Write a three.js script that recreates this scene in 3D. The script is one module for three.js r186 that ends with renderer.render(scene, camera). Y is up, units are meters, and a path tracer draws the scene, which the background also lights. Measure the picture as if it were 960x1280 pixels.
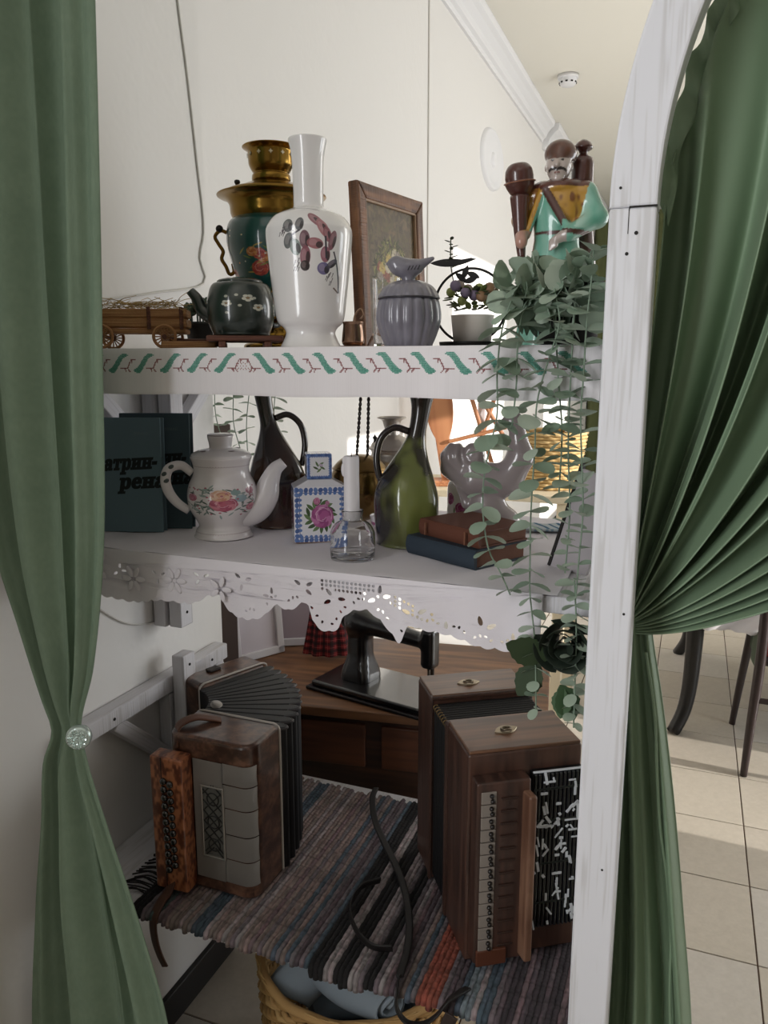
import * as THREE from 'three';
import { RoundedBoxGeometry } from 'three/addons/geometries/RoundedBoxGeometry.js';
import { mergeGeometries, mergeVertices } from 'three/addons/utils/BufferGeometryUtils.js';
import { TessellateModifier } from 'three/addons/modifiers/TessellateModifier.js';
import { RectAreaLightUniformsLib } from 'three/addons/lights/RectAreaLightUniformsLib.js';

// ---------------------------------------------------------------- camera, sky, sun, windows' light, exposure
const scene = new THREE.Scene();
const camera = new THREE.PerspectiveCamera(2 * Math.atan(640 / 975) * 180 / Math.PI, 960 / 1280, 0.02, 60);
camera.position.set(0, 1.5, 0);
camera.rotation.order = 'YXZ';
camera.rotation.set(-10.75 * Math.PI / 180, 21.5 * Math.PI / 180, 0);
scene.add(camera);

const renderer = new THREE.WebGLRenderer({ antialias: true });
renderer.toneMapping = THREE.LinearToneMapping;
renderer.toneMappingExposure = 1.0;
renderer.shadowMap.enabled = true;

scene.background = new THREE.Color().setRGB(0.80, 0.88, 1.0);
scene.backgroundIntensity = 1.0;

const sun = new THREE.DirectionalLight(new THREE.Color().setRGB(1, 0.955, 0.89), 6);
sun.position.set(1, 1.62, -3.75).add(new THREE.Vector3(1, 0.25, 0.05).multiplyScalar(8));
sun.target.position.set(1, 1.62, -3.75);
sun.castShadow = true;
sun.shadow.camera.left = -7; sun.shadow.camera.right = 7; sun.shadow.camera.top = 5; sun.shadow.camera.bottom = -5; sun.shadow.camera.far = 25;
sun.shadow.mapSize.set(2048, 2048);
scene.add(sun, sun.target);

RectAreaLightUniformsLib.init();
function windowLight(name, w, h, pos, look, rgb, k) {
  const l = new THREE.RectAreaLight(new THREE.Color().setRGB(...rgb), k, w, h);
  l.name = name; l.position.set(...pos); l.lookAt(...look); scene.add(l);
}
windowLight('daylight_garden_door', 0.72, 1.95, [1.95, 1.05, -2.75], [0, 1.05, -2.75], [0.92, 0.97, 1.0], 4.2);
windowLight('daylight_tall_window', 1.2, 2.0, [1.95, 1.88, -4.29], [0, 1.88, -4.29], [1.0, 0.97, 0.92], 4.5);
windowLight('daylight_far_window', 1.2, 1.6, [1.95, 1.75, -7.0], [0, 1.75, -7.0], [1.0, 0.97, 0.9], 3);
windowLight('daylight_side_window', 1.5, 1.4, [-0.99, 1.65, 1.1], [1, 1.65, 1.1], [0.97, 0.98, 1.0], 8.5);

// ---------------------------------------------------------------- helpers
const V = (x, y, z) => new THREE.Vector3(x, y, z);
const PI = Math.PI, R = (d) => d * PI / 180;
function rng(seed) { let s = seed | 0; return () => { s = (s + 0x6d2b79f5) | 0; let t = Math.imul(s ^ (s >>> 15), 1 | s); t = (t + Math.imul(t ^ (t >>> 7), 61 | t)) ^ t; return ((t ^ (t >>> 14)) >>> 0) / 4294967296; }; }
const clamp = (x, a = 0, b = 1) => Math.min(b, Math.max(a, x));
const mix = (a, b, t) => a + (b - a) * t;
const sstep = (a, b, x) => { const t = clamp((x - a) / (b - a)); return t * t * (3 - 2 * t); };
function hash3(x, y, z) { let h = Math.imul(x, 374761393) ^ Math.imul(y, 668265263) ^ Math.imul(z, 2147483647 ^ 1274126177); h = Math.imul(h ^ (h >>> 13), 1274126177); return ((h ^ (h >>> 16)) >>> 0) / 4294967296; }
function noise3(x, y, z) {
  const xi = Math.floor(x), yi = Math.floor(y), zi = Math.floor(z), f = (t) => t * t * (3 - 2 * t);
  const u = f(x - xi), v = f(y - yi), w = f(z - zi);
  const L = (k) => mix(mix(hash3(xi, yi, zi + k), hash3(xi + 1, yi, zi + k), u), mix(hash3(xi, yi + 1, zi + k), hash3(xi + 1, yi + 1, zi + k), u), v);
  return mix(L(0), L(1), w);
}
function curve1(tab) {            // piecewise smooth function through [t, value] pairs
  return (t) => {
    if (t <= tab[0][0]) return tab[0][1];
    for (let i = 1; i < tab.length; i++) if (t <= tab[i][0]) {
      const a = tab[i - 1], b = tab[i], p = tab[i - 2] || a, q = tab[i + 1] || b, h = b[0] - a[0], s = (t - a[0]) / h;
      const m0 = (b[1] - p[1]) / (b[0] - p[0]) * h, m1 = (q[1] - a[1]) / (q[0] - a[0]) * h;
      return (2 * s ** 3 - 3 * s * s + 1) * a[1] + (s ** 3 - 2 * s * s + s) * m0 + (-2 * s ** 3 + 3 * s * s) * b[1] + (s ** 3 - s * s) * m1;
    }
    return tab[tab.length - 1][1];
  };
}
const used = {};
function numbered(n) { const k = (used[n] = (used[n] ?? -1) + 1); return k ? n + '_' + String(k).padStart(3, '0') : n; }
function tag(o, label, category, group) { o.userData.label = label; o.userData.category = category; if (group) o.userData.group = group; return o; }
function thing(name, label, category, pos = [0, 0, 0], turn = 0, group) {
  const o = new THREE.Group(); o.name = numbered(name); o.position.set(...pos); o.rotation.y = turn; scene.add(o);
  return tag(o, label, category, group);
}
function mesh(name, geo, mat) { const m = new THREE.Mesh(geo, mat); m.name = name; m.castShadow = m.receiveShadow = true; return m; }
function part(parent, name, geo, mat, pos, rot) {
  const m = mesh(name, geo, mat); if (pos) m.position.set(...pos); if (rot) m.rotation.set(...rot); parent.add(m); return m;
}
function solo(name, geo, mat, label, category, pos, rot, group) {
  const m = mesh(numbered(name), geo, mat); if (pos) m.position.set(...pos); if (rot) m.rotation.set(...rot); scene.add(m); return tag(m, label, category, group);
}
function structure(name, geo, mat, pos, parent = scene) { const m = mesh(name, geo, mat); if (pos) m.position.set(...pos); parent.add(m); if (parent === scene) m.userData.kind = 'structure'; return m; }
const box = (w, h, d, r = 0.002, s = 2) => r > 0 ? new RoundedBoxGeometry(w, h, d, s, Math.min(r, w / 2.01, h / 2.01, d / 2.01)) : new THREE.BoxGeometry(w, h, d);
const moved = (g, x, y, z) => g.translate(x, y, z);
function lathe(pts, seg = 48, smooth = true) {          // pts [r, y]; uv v = height fraction
  let p = pts;
  if (smooth) { const c = new THREE.SplineCurve(pts.map((q) => new THREE.Vector2(q[0], q[1]))); p = c.getPoints(pts.length * 5).map((v) => [Math.max(v.x, 0.00001), v.y]); }
  const g = new THREE.LatheGeometry(p.map((q) => new THREE.Vector2(q[0], q[1])), seg);
  const y0 = Math.min(...p.map((q) => q[1])), y1 = Math.max(...p.map((q) => q[1])), P = g.attributes.position, U = g.attributes.uv;
  for (let i = 0; i < P.count; i++) U.setXY(i, U.getX(i) + 0.5, (P.getY(i) - y0) / (y1 - y0));
  return g;
}
function tube(pts, r, seg = 40, rs = 8, closed = false) { return new THREE.TubeGeometry(new THREE.CatmullRomCurve3(pts.map((p) => p.isVector3 ? p : V(...p)), closed), seg, r, rs, closed); }
function taperTube(pts, rad, seg = 32, rs = 12, flat = 1) {   // a swept tube whose radius follows rad(t); capped
  const c = new THREE.CatmullRomCurve3(pts.map((p) => V(...p))), fr = c.computeFrenetFrames(seg, false), pos = [], idx = [], uv = [];
  for (let i = 0; i <= seg; i++) {
    const q = c.getPointAt(i / seg), r = rad(i / seg);
    for (let j = 0; j <= rs; j++) { const a = j / rs * 2 * PI, n = fr.normals[i].clone().multiplyScalar(Math.cos(a) * r).addScaledVector(fr.binormals[i], Math.sin(a) * r * flat); pos.push(q.x + n.x, q.y + n.y, q.z + n.z); uv.push(j / rs, i / seg); }
  }
  for (let i = 0; i < seg; i++) for (let j = 0; j < rs; j++) { const a = i * (rs + 1) + j, b = a + rs + 1; idx.push(a, a + 1, b, b, a + 1, b + 1); }
  for (const e of [0, seg]) { const q = c.getPointAt(e / seg), k = pos.length / 3; pos.push(q.x, q.y, q.z); uv.push(0.5, 0.5); for (let j = 0; j < rs; j++) { const a = e * (rs + 1) + j; e ? idx.push(k, a, a + 1) : idx.push(k, a + 1, a); } }
  return geom(pos, idx, uv);
}
function geom(pos, idx, uv) {
  const g = new THREE.BufferGeometry(); g.setAttribute('position', new THREE.Float32BufferAttribute(pos, 3));
  if (uv) g.setAttribute('uv', new THREE.Float32BufferAttribute(uv, 2)); g.setIndex(idx); g.computeVertexNormals(); return g;
}
function sheet(fn, nu, nv, th = 0.0015, su = 1, sv = 1) {   // a cloth with thickness; fn(u, v) -> Vector3
  const P = [], N = [], e = 1e-3;
  for (let j = 0; j <= nv; j++) for (let i = 0; i <= nu; i++) {
    const u = i / nu, v = j / nv, p = fn(u, v), a = fn(Math.min(1, u + e), v).sub(fn(Math.max(0, u - e), v)), b = fn(u, Math.min(1, v + e)).sub(fn(u, Math.max(0, v - e)));
    P.push(p); N.push(a.cross(b).normalize());
  }
  const n = (nu + 1) * (nv + 1), pos = [], uv = [], idx = [];
  for (const s of [0.5, -0.5]) P.forEach((p, k) => { pos.push(p.x + N[k].x * th * s, p.y + N[k].y * th * s, p.z + N[k].z * th * s); uv.push((k % (nu + 1)) / nu * su, (1 - Math.floor(k / (nu + 1)) / nv) * sv); });
  for (let j = 0; j < nv; j++) for (let i = 0; i < nu; i++) { const a = j * (nu + 1) + i, b = a + 1, c = a + nu + 1, d = c + 1; idx.push(a, b, c, b, d, c, n + a, n + c, n + b, n + b, n + c, n + d); }
  const rim = []; for (let i = 0; i < nu; i++) rim.push(i); for (let j = 0; j < nv; j++) rim.push(j * (nu + 1) + nu); for (let i = nu; i > 0; i--) rim.push(nv * (nu + 1) + i); for (let j = nv; j > 0; j--) rim.push(j * (nu + 1));
  rim.forEach((a, k) => { const b = rim[(k + 1) % rim.length]; idx.push(a, n + a, b, b, n + a, n + b); });
  return geom(pos, idx, uv);
}
function extrude(pts, depth, bevel = 0.001, seg = 1) {
  const s = pts instanceof THREE.Shape ? pts : new THREE.Shape(pts.map((p) => new THREE.Vector2(p[0], p[1])));
  return new THREE.ExtrudeGeometry(s, { depth: depth - 2 * bevel, bevelEnabled: bevel > 0, bevelThickness: bevel, bevelSize: bevel, bevelOffset: -bevel, bevelSegments: seg, curveSegments: 20 }).translate(0, 0, bevel);
}
// signed distances and a surface-nets mesher for modelled bodies
const smin = (a, b, k) => { const h = Math.max(k - Math.abs(a - b), 0) / k; return Math.min(a, b) - h * h * k * 0.25; };
const ell = (x, y, z, cx, cy, cz, rx, ry, rz) => { const a = (x - cx) / rx, b = (y - cy) / ry, c = (z - cz) / rz, k0 = Math.hypot(a, b, c), k1 = Math.hypot(a / rx, b / ry, c / rz); return k1 < 1e-9 ? -Math.min(rx, ry, rz) : k0 * (k0 - 1) / k1; };
function cap(x, y, z, a, b, r0, r1) {
  const ux = b[0] - a[0], uy = b[1] - a[1], uz = b[2] - a[2], l2 = ux * ux + uy * uy + uz * uz, t = clamp(((x - a[0]) * ux + (y - a[1]) * uy + (z - a[2]) * uz) / l2);
  return Math.hypot(x - a[0] - ux * t, y - a[1] - uy * t, z - a[2] - uz * t) - mix(r0, r1, t);
}
const rbox = (x, y, z, cx, cy, cz, hx, hy, hz, r) => { const a = Math.abs(x - cx) - hx + r, b = Math.abs(y - cy) - hy + r, c = Math.abs(z - cz) - hz + r; return Math.hypot(Math.max(a, 0), Math.max(b, 0), Math.max(c, 0)) + Math.min(Math.max(a, b, c), 0) - r; };
function sdf(f, lo, hi, c, col) {
  const nx = Math.ceil((hi[0] - lo[0]) / c) + 2, ny = Math.ceil((hi[1] - lo[1]) / c) + 2, nz = Math.ceil((hi[2] - lo[2]) / c) + 2;
  const val = new Float32Array(nx * ny * nz), at = (i, j, k) => (k * ny + j) * nx + i, vi = new Int32Array(nx * ny * nz).fill(-1), pos = [], idx = [];
  for (let k = 0; k < nz; k++) for (let j = 0; j < ny; j++) for (let i = 0; i < nx; i++) val[at(i, j, k)] = f(lo[0] + i * c, lo[1] + j * c, lo[2] + k * c);
  const E = [[0, 1], [2, 3], [4, 5], [6, 7], [0, 2], [1, 3], [4, 6], [5, 7], [0, 4], [1, 5], [2, 6], [3, 7]];
  for (let k = 0; k < nz - 1; k++) for (let j = 0; j < ny - 1; j++) for (let i = 0; i < nx - 1; i++) {
    const d = []; let m = 0;
    for (let q = 0; q < 8; q++) { d[q] = val[at(i + (q & 1), j + ((q >> 1) & 1), k + (q >> 2))]; if (d[q] < 0) m++; }
    if (m === 0 || m === 8) continue;
    let sx = 0, sy = 0, sz = 0, n = 0;
    for (const [a, b] of E) if ((d[a] < 0) !== (d[b] < 0)) { const t = d[a] / (d[a] - d[b]); sx += (a & 1) + t * ((b & 1) - (a & 1)); sy += ((a >> 1) & 1) + t * (((b >> 1) & 1) - ((a >> 1) & 1)); sz += (a >> 2) + t * ((b >> 2) - (a >> 2)); n++; }
    vi[at(i, j, k)] = pos.length / 3; pos.push(lo[0] + (i + sx / n) * c, lo[1] + (j + sy / n) * c, lo[2] + (k + sz / n) * c);
  }
  const quad = (a, b, d, e, flip) => { if (a < 0 || b < 0 || d < 0 || e < 0) return; flip ? idx.push(a, d, b, a, e, d) : idx.push(a, b, d, a, d, e); };
  for (let k = 1; k < nz - 1; k++) for (let j = 1; j < ny - 1; j++) for (let i = 1; i < nx - 1; i++) {
    const s = val[at(i, j, k)] < 0;
    if (s !== val[at(i + 1, j, k)] < 0) quad(vi[at(i, j - 1, k - 1)], vi[at(i, j, k - 1)], vi[at(i, j, k)], vi[at(i, j - 1, k)], !s);
    if (s !== val[at(i, j + 1, k)] < 0) quad(vi[at(i - 1, j, k - 1)], vi[at(i - 1, j, k)], vi[at(i, j, k)], vi[at(i, j, k - 1)], !s);
    if (s !== val[at(i, j, k + 1)] < 0) quad(vi[at(i - 1, j - 1, k)], vi[at(i, j - 1, k)], vi[at(i, j, k)], vi[at(i - 1, j, k)], !s);
  }
  const g = geom(pos, idx, pos.flatMap((_, q) => q % 3 ? [] : [pos[q], pos[q + 1]]));
  if (col) paint(g, col);
  return g;
}
function paint(g, col) {        // vertex colours, linear [r, g, b]
  const P = g.attributes.position, c = []; for (let i = 0; i < P.count; i++) c.push(...col(P.getX(i), P.getY(i), P.getZ(i)));
  g.setAttribute('color', new THREE.Float32BufferAttribute(c, 3)); return g;
}
const cmix = (a, b, t) => [mix(a[0], b[0], t), mix(a[1], b[1], t), mix(a[2], b[2], t)];
// materials
const hexlin = (h) => { const c = new THREE.Color(h); return [c.r, c.g, c.b]; };
function mat(color, rough = 0.6, o = {}) { const m = new (o.physical ? THREE.MeshPhysicalMaterial : THREE.MeshStandardMaterial)({ color, roughness: rough, side: THREE.DoubleSide }); const { physical, ...rest } = o; Object.assign(m, rest); return m; }
function glaze(color, rough = 0.25, o = {}) { return mat(color, rough, { physical: true, clearcoat: 1, clearcoatRoughness: 0.06, ...o }); }
function canvas(w, h, draw) { const c = document.createElement('canvas'); c.width = w; c.height = h; const x = c.getContext('2d'); draw(x, w, h); return c; }
function ctex(w, h, draw, rx = 1, ry = 1, srgb = true) {
  const t = new THREE.CanvasTexture(canvas(w, h, draw)); t.wrapS = t.wrapT = THREE.RepeatWrapping; t.repeat.set(rx, ry); if (srgb) t.colorSpace = THREE.SRGBColorSpace; t.anisotropy = 8; return t;
}
function dtex(n, fn, rx = 1, ry = 1, srgb = false) {   // computed texture; fn(u, v) -> value or [r, g, b] in 0..1
  const d = new Uint8Array(n * n * 4);
  for (let j = 0; j < n; j++) for (let i = 0; i < n; i++) { const v = fn(i / n, j / n), c = Array.isArray(v) ? v : [v, v, v], k = (j * n + i) * 4; for (let q = 0; q < 3; q++) d[k + q] = clamp(c[q]) * 255; d[k + 3] = 255; }
  const t = new THREE.DataTexture(d, n, n); t.wrapS = t.wrapT = THREE.RepeatWrapping; t.magFilter = THREE.LinearFilter; t.minFilter = THREE.LinearMipmapLinearFilter; t.generateMipmaps = true; t.repeat.set(rx, ry); if (srgb) t.colorSpace = THREE.SRGBColorSpace; t.needsUpdate = true; return t;
}
const rept = (t, rx, ry) => { const c = t.clone(); c.repeat.set(rx, ry); c.needsUpdate = true; return c; };
function tnoise(u, v, fx, fy, seed = 0) {              // tileable value noise
  const x = u * fx, y = v * fy, xi = Math.floor(x), yi = Math.floor(y), f = (t) => t * t * (3 - 2 * t), a = f(x - xi), b = f(y - yi), H = (i, j) => hash3(((i % fx) + fx) % fx, ((j % fy) + fy) % fy, seed);
  return mix(mix(H(xi, yi), H(xi + 1, yi), a), mix(H(xi, yi + 1), H(xi + 1, yi + 1), a), b);
}
function woodTex(dark, light, seed, along = 'v', streak = 40, worn = 0) {
  const a = hexlin(dark).map((c) => Math.pow(c, 1 / 2.2)), b = hexlin(light).map((c) => Math.pow(c, 1 / 2.2));
  return dtex(256, (u, v) => {
    if (along === 'u') [u, v] = [v, u];
    let g = 0.45 * tnoise(u, v, streak, 3, seed) + 0.3 * tnoise(u, v, streak * 2, 5, seed + 1) + 0.25 * tnoise(u, v, 6, 4, seed + 2);
    if (worn) g = mix(g, 1, worn * sstep(0.62, 0.8, tnoise(u, v, 14, 9, seed + 3)));
    return cmix(a, b, sstep(0.15, 0.85, g));
  }, 1, 1, true);
}
const grainBump = dtex(256, (u, v) => 0.6 * tnoise(u, v, 60, 4, 5) + 0.4 * tnoise(u, v, 110, 7, 6));
const clothBump = dtex(256, (u, v) => 0.5 + 0.25 * Math.sin(u * 2 * PI * 64) * Math.cos(v * 2 * PI * 64) + 0.25 * (tnoise(u, v, 64, 64, 9) - 0.5));
const plasterBump = dtex(512, (u, v) => 0.5 * tnoise(u, v, 9, 9, 11) + 0.3 * tnoise(u, v, 40, 40, 12) + 0.2 * tnoise(u, v, 120, 120, 13));
const fineBump = dtex(256, (u, v) => 0.6 * tnoise(u, v, 90, 90, 14) + 0.4 * tnoise(u, v, 30, 30, 15));
function uvMetres(g, s = 1) {           // box-projected uv in metres
  if (!g.index) { /* keep */ }
  const q = g.index ? g.toNonIndexed() : g, P = q.attributes.position, N = q.attributes.normal, U = [];
  for (let i = 0; i < P.count; i++) { const x = Math.abs(N.getX(i)), y = Math.abs(N.getY(i)), z = Math.abs(N.getZ(i)); x > y && x > z ? U.push(P.getZ(i) * s, P.getY(i) * s) : y > z ? U.push(P.getX(i) * s, P.getZ(i) * s) : U.push(P.getX(i) * s, P.getY(i) * s); }
  q.setAttribute('uv', new THREE.Float32BufferAttribute(U, 2)); return q;
}
// ---------------------------------------------------------------- room shell
const M = {};
M.wall = mat('#e6e4e1', 0.85, { bumpMap: rept(plasterBump, 0.8, 0.8), bumpScale: 0.0015 });
M.taupe = mat('#8d867b', 0.85);
M.ceil = mat('#e9e6dc', 0.9);
M.white = mat('#e8e8ea', 0.55);
M.grout = mat('#5d4a3c', 0.9);
M.skirting = mat('#1d1a19', 0.5);
const CEIL = 3.2;
const wb = (x0, x1, y0, y1, z0, z1) => uvMetres(new THREE.BoxGeometry(x1 - x0, y1 - y0, z1 - z0).translate((x0 + x1) / 2, (y0 + y1) / 2, (z0 + z1) / 2));
structure('wall_near', mergeGeometries([wb(-1.35, -1.03, 0, CEIL, -1.54, 0.3), wb(-1.35, -1.03, 0, 0.9, 0.3, 1.9), wb(-1.35, -1.03, 2.4, CEIL, 0.3, 1.9), wb(-1.35, -1.03, 0, CEIL, 1.9, 2.6)]), M.wall);
structure('wall_left', wb(-1.35, -1.15, 0, CEIL, -9.4, -1.54), M.wall);
structure('ceiling', wb(-1.35, 2.25, CEIL, CEIL + 0.15, -9.6, 2.8), M.ceil);
structure('wall_back', wb(-1.35, 2.25, 0, CEIL, -9.6, -9.4), M.wall);
// the wall behind the camera
structure('wall_front', wb(-1.35, 2.25, 0, CEIL, 2.6, 2.8), M.taupe);
structure('wall_side', wb(2, 2.2, 0, CEIL, -0.9, 2.6), M.taupe);
// the right wall: garden door, tall window, far window
structure('wall_right', mergeGeometries([
  wb(2, 2.2, 0, CEIL, -2.35, -0.9), wb(2, 2.2, 2.1, CEIL, -3.15, -2.35), wb(2, 2.2, 0, CEIL, -3.64, -3.15),
  wb(2, 2.2, 0, 0.8, -4.94, -3.64), wb(2, 2.2, 2.93, CEIL, -4.94, -3.64), wb(2, 2.2, 0, CEIL, -6.3, -4.94),
  wb(2, 2.2, 0, 0.9, -7.7, -6.3), wb(2, 2.2, 2.6, CEIL, -7.7, -6.3), wb(2, 2.2, 0, CEIL, -9.4, -7.7)]), M.wall);
M.pane = mat('#ffffff', 0, { physical: true, transmission: 1, thickness: 0, ior: 1.45 });
function windowIn(name, w, h, pos, turn) {
  const f = [];
  for (const s of [-1, 1]) { f.push(box(0.05, h, 0.06, 0.004).translate(s * (w / 2 - 0.025), h / 2, 0)); }
  f.push(box(w - 0.1, 0.05, 0.06, 0.004).translate(0, 0.025, 0), box(w - 0.1, 0.05, 0.06, 0.004).translate(0, h - 0.025, 0));
  const o = structure(name, mergeGeometries(f), M.white, pos); o.rotation.y = turn;
  const p = mesh('pane', new THREE.PlaneGeometry(w - 0.1, h - 0.1).translate(0, h / 2, 0), M.pane); o.add(p);
}
windowIn('door_1', 0.8, 2.1, [2.1, 0, -2.75], PI / 2);
windowIn('window_1', 1.3, 2.13, [2.1, 0.8, -4.29], PI / 2);
windowIn('window_2', 1.4, 1.7, [2.1, 0.9, -7.0], PI / 2);
windowIn('window_3', 1.6, 1.5, [-1.2, 0.9, 1.1], PI / 2);

// floor: tiles of 33 cm laid on a dark bed, the joints open
const floor = structure('floor', wb(-1.35, 2.25, -0.2, -0.004, -9.6, 2.8), M.grout);
{
  const speck = (seed) => dtex(128, (u, v) => { const n = 0.5 * tnoise(u, v, 20, 20, seed) + 0.5 * tnoise(u, v, 60, 60, seed + 1); return [0.75 + 0.05 * n, 0.72 + 0.05 * n, 0.68 + 0.05 * n]; }, 1, 1, true);
  const mats = [1, 2, 3].map((k) => mat(['#ffffff', '#f7f4ef', '#fbf8f2'][k - 1], 0.28, { map: speck(30 + 3 * k) }));
  const g = box(0.324, 0.012, 0.324, 0.0015, 1).translate(0, -0.006, 0), r = rng(4);
  for (let i = -4; i < 6; i++) for (let k = -22; k < 6; k++) {
    const x = 0.2485 + (i + 0.5) * 0.328, z = -1.957 + (k + 0.5) * 0.328;
    part(floor, 'tile', g, mats[Math.floor(r() * 3)], [x, 0, z]);
  }
}
structure('baseboard_left', mergeGeometries([box(0.014, 0.085, 4.1, 0.004).translate(-1.024, 0.0425, 0.53), box(0.014, 0.085, 7.8, 0.004).translate(-1.143, 0.0425, -5.46)]), M.skirting);
// plaster cornice along the far left wall
{
  const prof = (k) => [[0, 0], [0.014, 0], [0.02, 0.02], [0.035, 0.03], [0.045, 0.055], [0.07, 0.085], [0.09, 0.1], [0.095, 0.118], [0.095, 0.135], [0, 0.135]].map((p) => [p[0] * k, p[1] * k]);
  structure('trim_1', extrude(prof(1), 4.4, 0.0005).translate(-1.15, CEIL - 0.136, -6.0), M.white);
  structure('trim_2', extrude(prof(1.25), 3.3, 0.0005).translate(-1.15, CEIL - 0.17, -9.35), M.white);
}
// oval plaster medallion on the wall, smoke detector on the ceiling
{
  const t = thing('wall_medallion', 'oval white plaster medallion on the far wall below the cornice', 'medallion', [-1.15, 2.62, -4.55], PI / 2);
  part(t, 'plate', lathe([[0.0001, 0.012], [0.07, 0.014], [0.11, 0.02], [0.125, 0.012], [0.14, 0.024], [0.155, 0.018], [0.16, 0.0]], 40, false).rotateX(PI / 2).scale(1.5, 1, 1), M.white);
  part(t, 'boss', lathe([[0.0001, 0.03], [0.03, 0.026], [0.045, 0.012]], 24).rotateX(PI / 2), M.white);
  const s = thing('smoke_detector', 'round white smoke detector on the ceiling', 'smoke detector', [-0.835, CEIL, -5.13]);
  part(s, 'base', lathe([[0.0001, 0], [0.062, 0], [0.062, -0.018], [0.058, -0.022], [0.0001, -0.022]], 32, false), M.white);
  const b = part(s, 'sensor_head', lathe([[0.05, -0.022], [0.052, -0.04], [0.042, -0.058], [0.0001, -0.062]], 32, false), M.white);
  for (let k = 0; k < 10; k++) { const a = k / 10 * 2 * PI; part(b, 'slot', box(0.014, 0.009, 0.004, 0.001), M.skirting, [Math.sin(a) * 0.051, -0.045, Math.cos(a) * 0.051], [0, a, 0]); }
}
// olive curtain over the back wall
M.olive = mat('#5e6440', 0.9, { bumpMap: rept(clothBump, 8, 8), bumpScale: 0.0005 });
solo('window_curtain', sheet((u, v) => V(mix(-1.14, 1.9, u), mix(3.12, 0.05, v), -9.28 + 0.03 * Math.sin(u * 120) + 0.015 * Math.sin(u * 57 + 1)), 240, 6, 0.003), M.olive, 'long olive green curtain covering the far end wall', 'curtain');
// wires clipped to the walls
M.wire = mat('#cfccc6', 0.6);
solo('wall_wire', tube([[-1.0275, 3.1, -1.4], [-1.0275, 2.243, -1.467], [-1.0275, 2.095, -1.491], [-1.0275, 1.937, -1.512], [-1.0275, 1.785, -1.528], [-1.0275, 1.727, -1.509], [-1.0275, 1.683, -1.527], [-1.0275, 1.64, -1.34], [-1.0275, 1.612, -1.163]], 0.0022, 90, 6), M.wire, 'thin grey wire running down the white wall behind the samovar', 'wire');
solo('wall_wire', tube([[-1.027, 1.08, -1.08], [-1.026, 0.99, -1.2], [-1.026, 0.965, -1.3], [-1.026, 0.99, -1.42], [-1.027, 1.05, -1.53]], 0.0018, 60, 6), M.wire, 'thin white wire sagging across the wall under the lace cloth', 'wire');
solo('wall_wire', tube([[-1.147, 3.06, -3.43], [-1.147, 2, -3.44], [-1.147, 0.6, -3.44]], 0.004, 30, 6), mat('#d9d5cf', 0.7), 'thin straight cable running vertically up the far wall', 'wire');

// ---------------------------------------------------------------- whitewashed wood: arch, shelves, brackets
const washTex = (seed) => dtex(256, (u, v) => {
  const g = 0.4 * tnoise(u, v, 60, 12, seed) + 0.3 * tnoise(u, v, 128, 26, seed + 1) + 0.3 * tnoise(u, v, 12, 9, seed + 2), w = sstep(0.30, 0.52, g);
  return cmix([0.835, 0.83, 0.835], [0.90, 0.90, 0.915], w);
}, 1, 1, true);
const wash = washTex(50);
M.wash = mat('#ffffff', 0.6, { map: rept(wash, 4, 0.9), bumpMap: rept(grainBump, 4, 0.9), bumpScale: 0.00012 });
M.washU = mat('#f0eeee', 0.6, { map: rept(wash, 6, 1.2), bumpMap: rept(grainBump, 6, 1.2), bumpScale: 0.0006 });
M.dark = mat('#17120f', 0.7);
{
  const a = thing('wooden_arch', 'whitewashed wooden arch with a post and curved top beside the shelves', 'arch', [0, 0, 0]);
  const zc = -0.978, th = 0.045;
  // straight posts
  part(a, 'post', uvMetres(box(0.052, 1.672, th, 0.004, 2)), M.wash, [-0.078, 0.836, zc]);
  part(a, 'post', uvMetres(box(0.052, 1.672, th, 0.004, 2)), M.wash, [0.93, 0.836, zc]);
  // curved head pieces, one quarter each side, of quickening curvature
  const cx = 0.426, rx = 0.504, ry = 0.56;
  const quarter = (sgn) => {
    const s = new THREE.Shape(), n = 40, hw = 0.026, pin = [], pout = [];
    for (let i = 0; i <= n; i++) { const t = i / n * PI / 2, px = -Math.cos(t) * rx, py = Math.sin(t) * ry, nx = Math.cos(t) / rx, ny = -Math.sin(t) / ry, l = Math.hypot(nx, ny); pin.push([px + nx / l * hw, py + ny / l * hw]); pout.push([px - nx / l * hw, py - ny / l * hw]); }
    [...pout, ...pin.reverse()].forEach((p, i) => i ? s.lineTo(p[0] * sgn, p[1]) : s.moveTo(p[0] * sgn, p[1]));
    return uvMetres(extrude(s, th, 0.003, 2));
  };
  part(a, 'curved_beam', quarter(1), M.wash, [cx, 1.6722, zc - th / 2]);
  part(a, 'curved_beam', quarter(-1), M.wash, [cx, 1.6722, zc - th / 2]);
  for (const [x, y, r] of [[-0.073, 1.644, 0.0022], [-0.082, 1.622, 0.002], [-0.0925, 1.693, 0.0016], [-0.062, 1.20, 0.0016], [-0.07, 0.85, 0.0015]]) part(a, 'nail_hole', new THREE.CylinderGeometry(r, r, 0.0012, 10).rotateX(PI / 2), M.dark, [x, y, zc + th / 2]);
  part(a, 'joint_crack', box(0.03, 0.0018, 0.002, 0), M.dark, [-0.067, 1.6722, zc + th / 2 - 0.0004]);
  part(a, 'joint_crack', box(0.0008, 0.028, 0.002, 0), M.dark, [-0.082, 1.6575, zc + th / 2 - 0.0006]);
}
const SH = [1.520, 1.198, 0.536];
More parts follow.
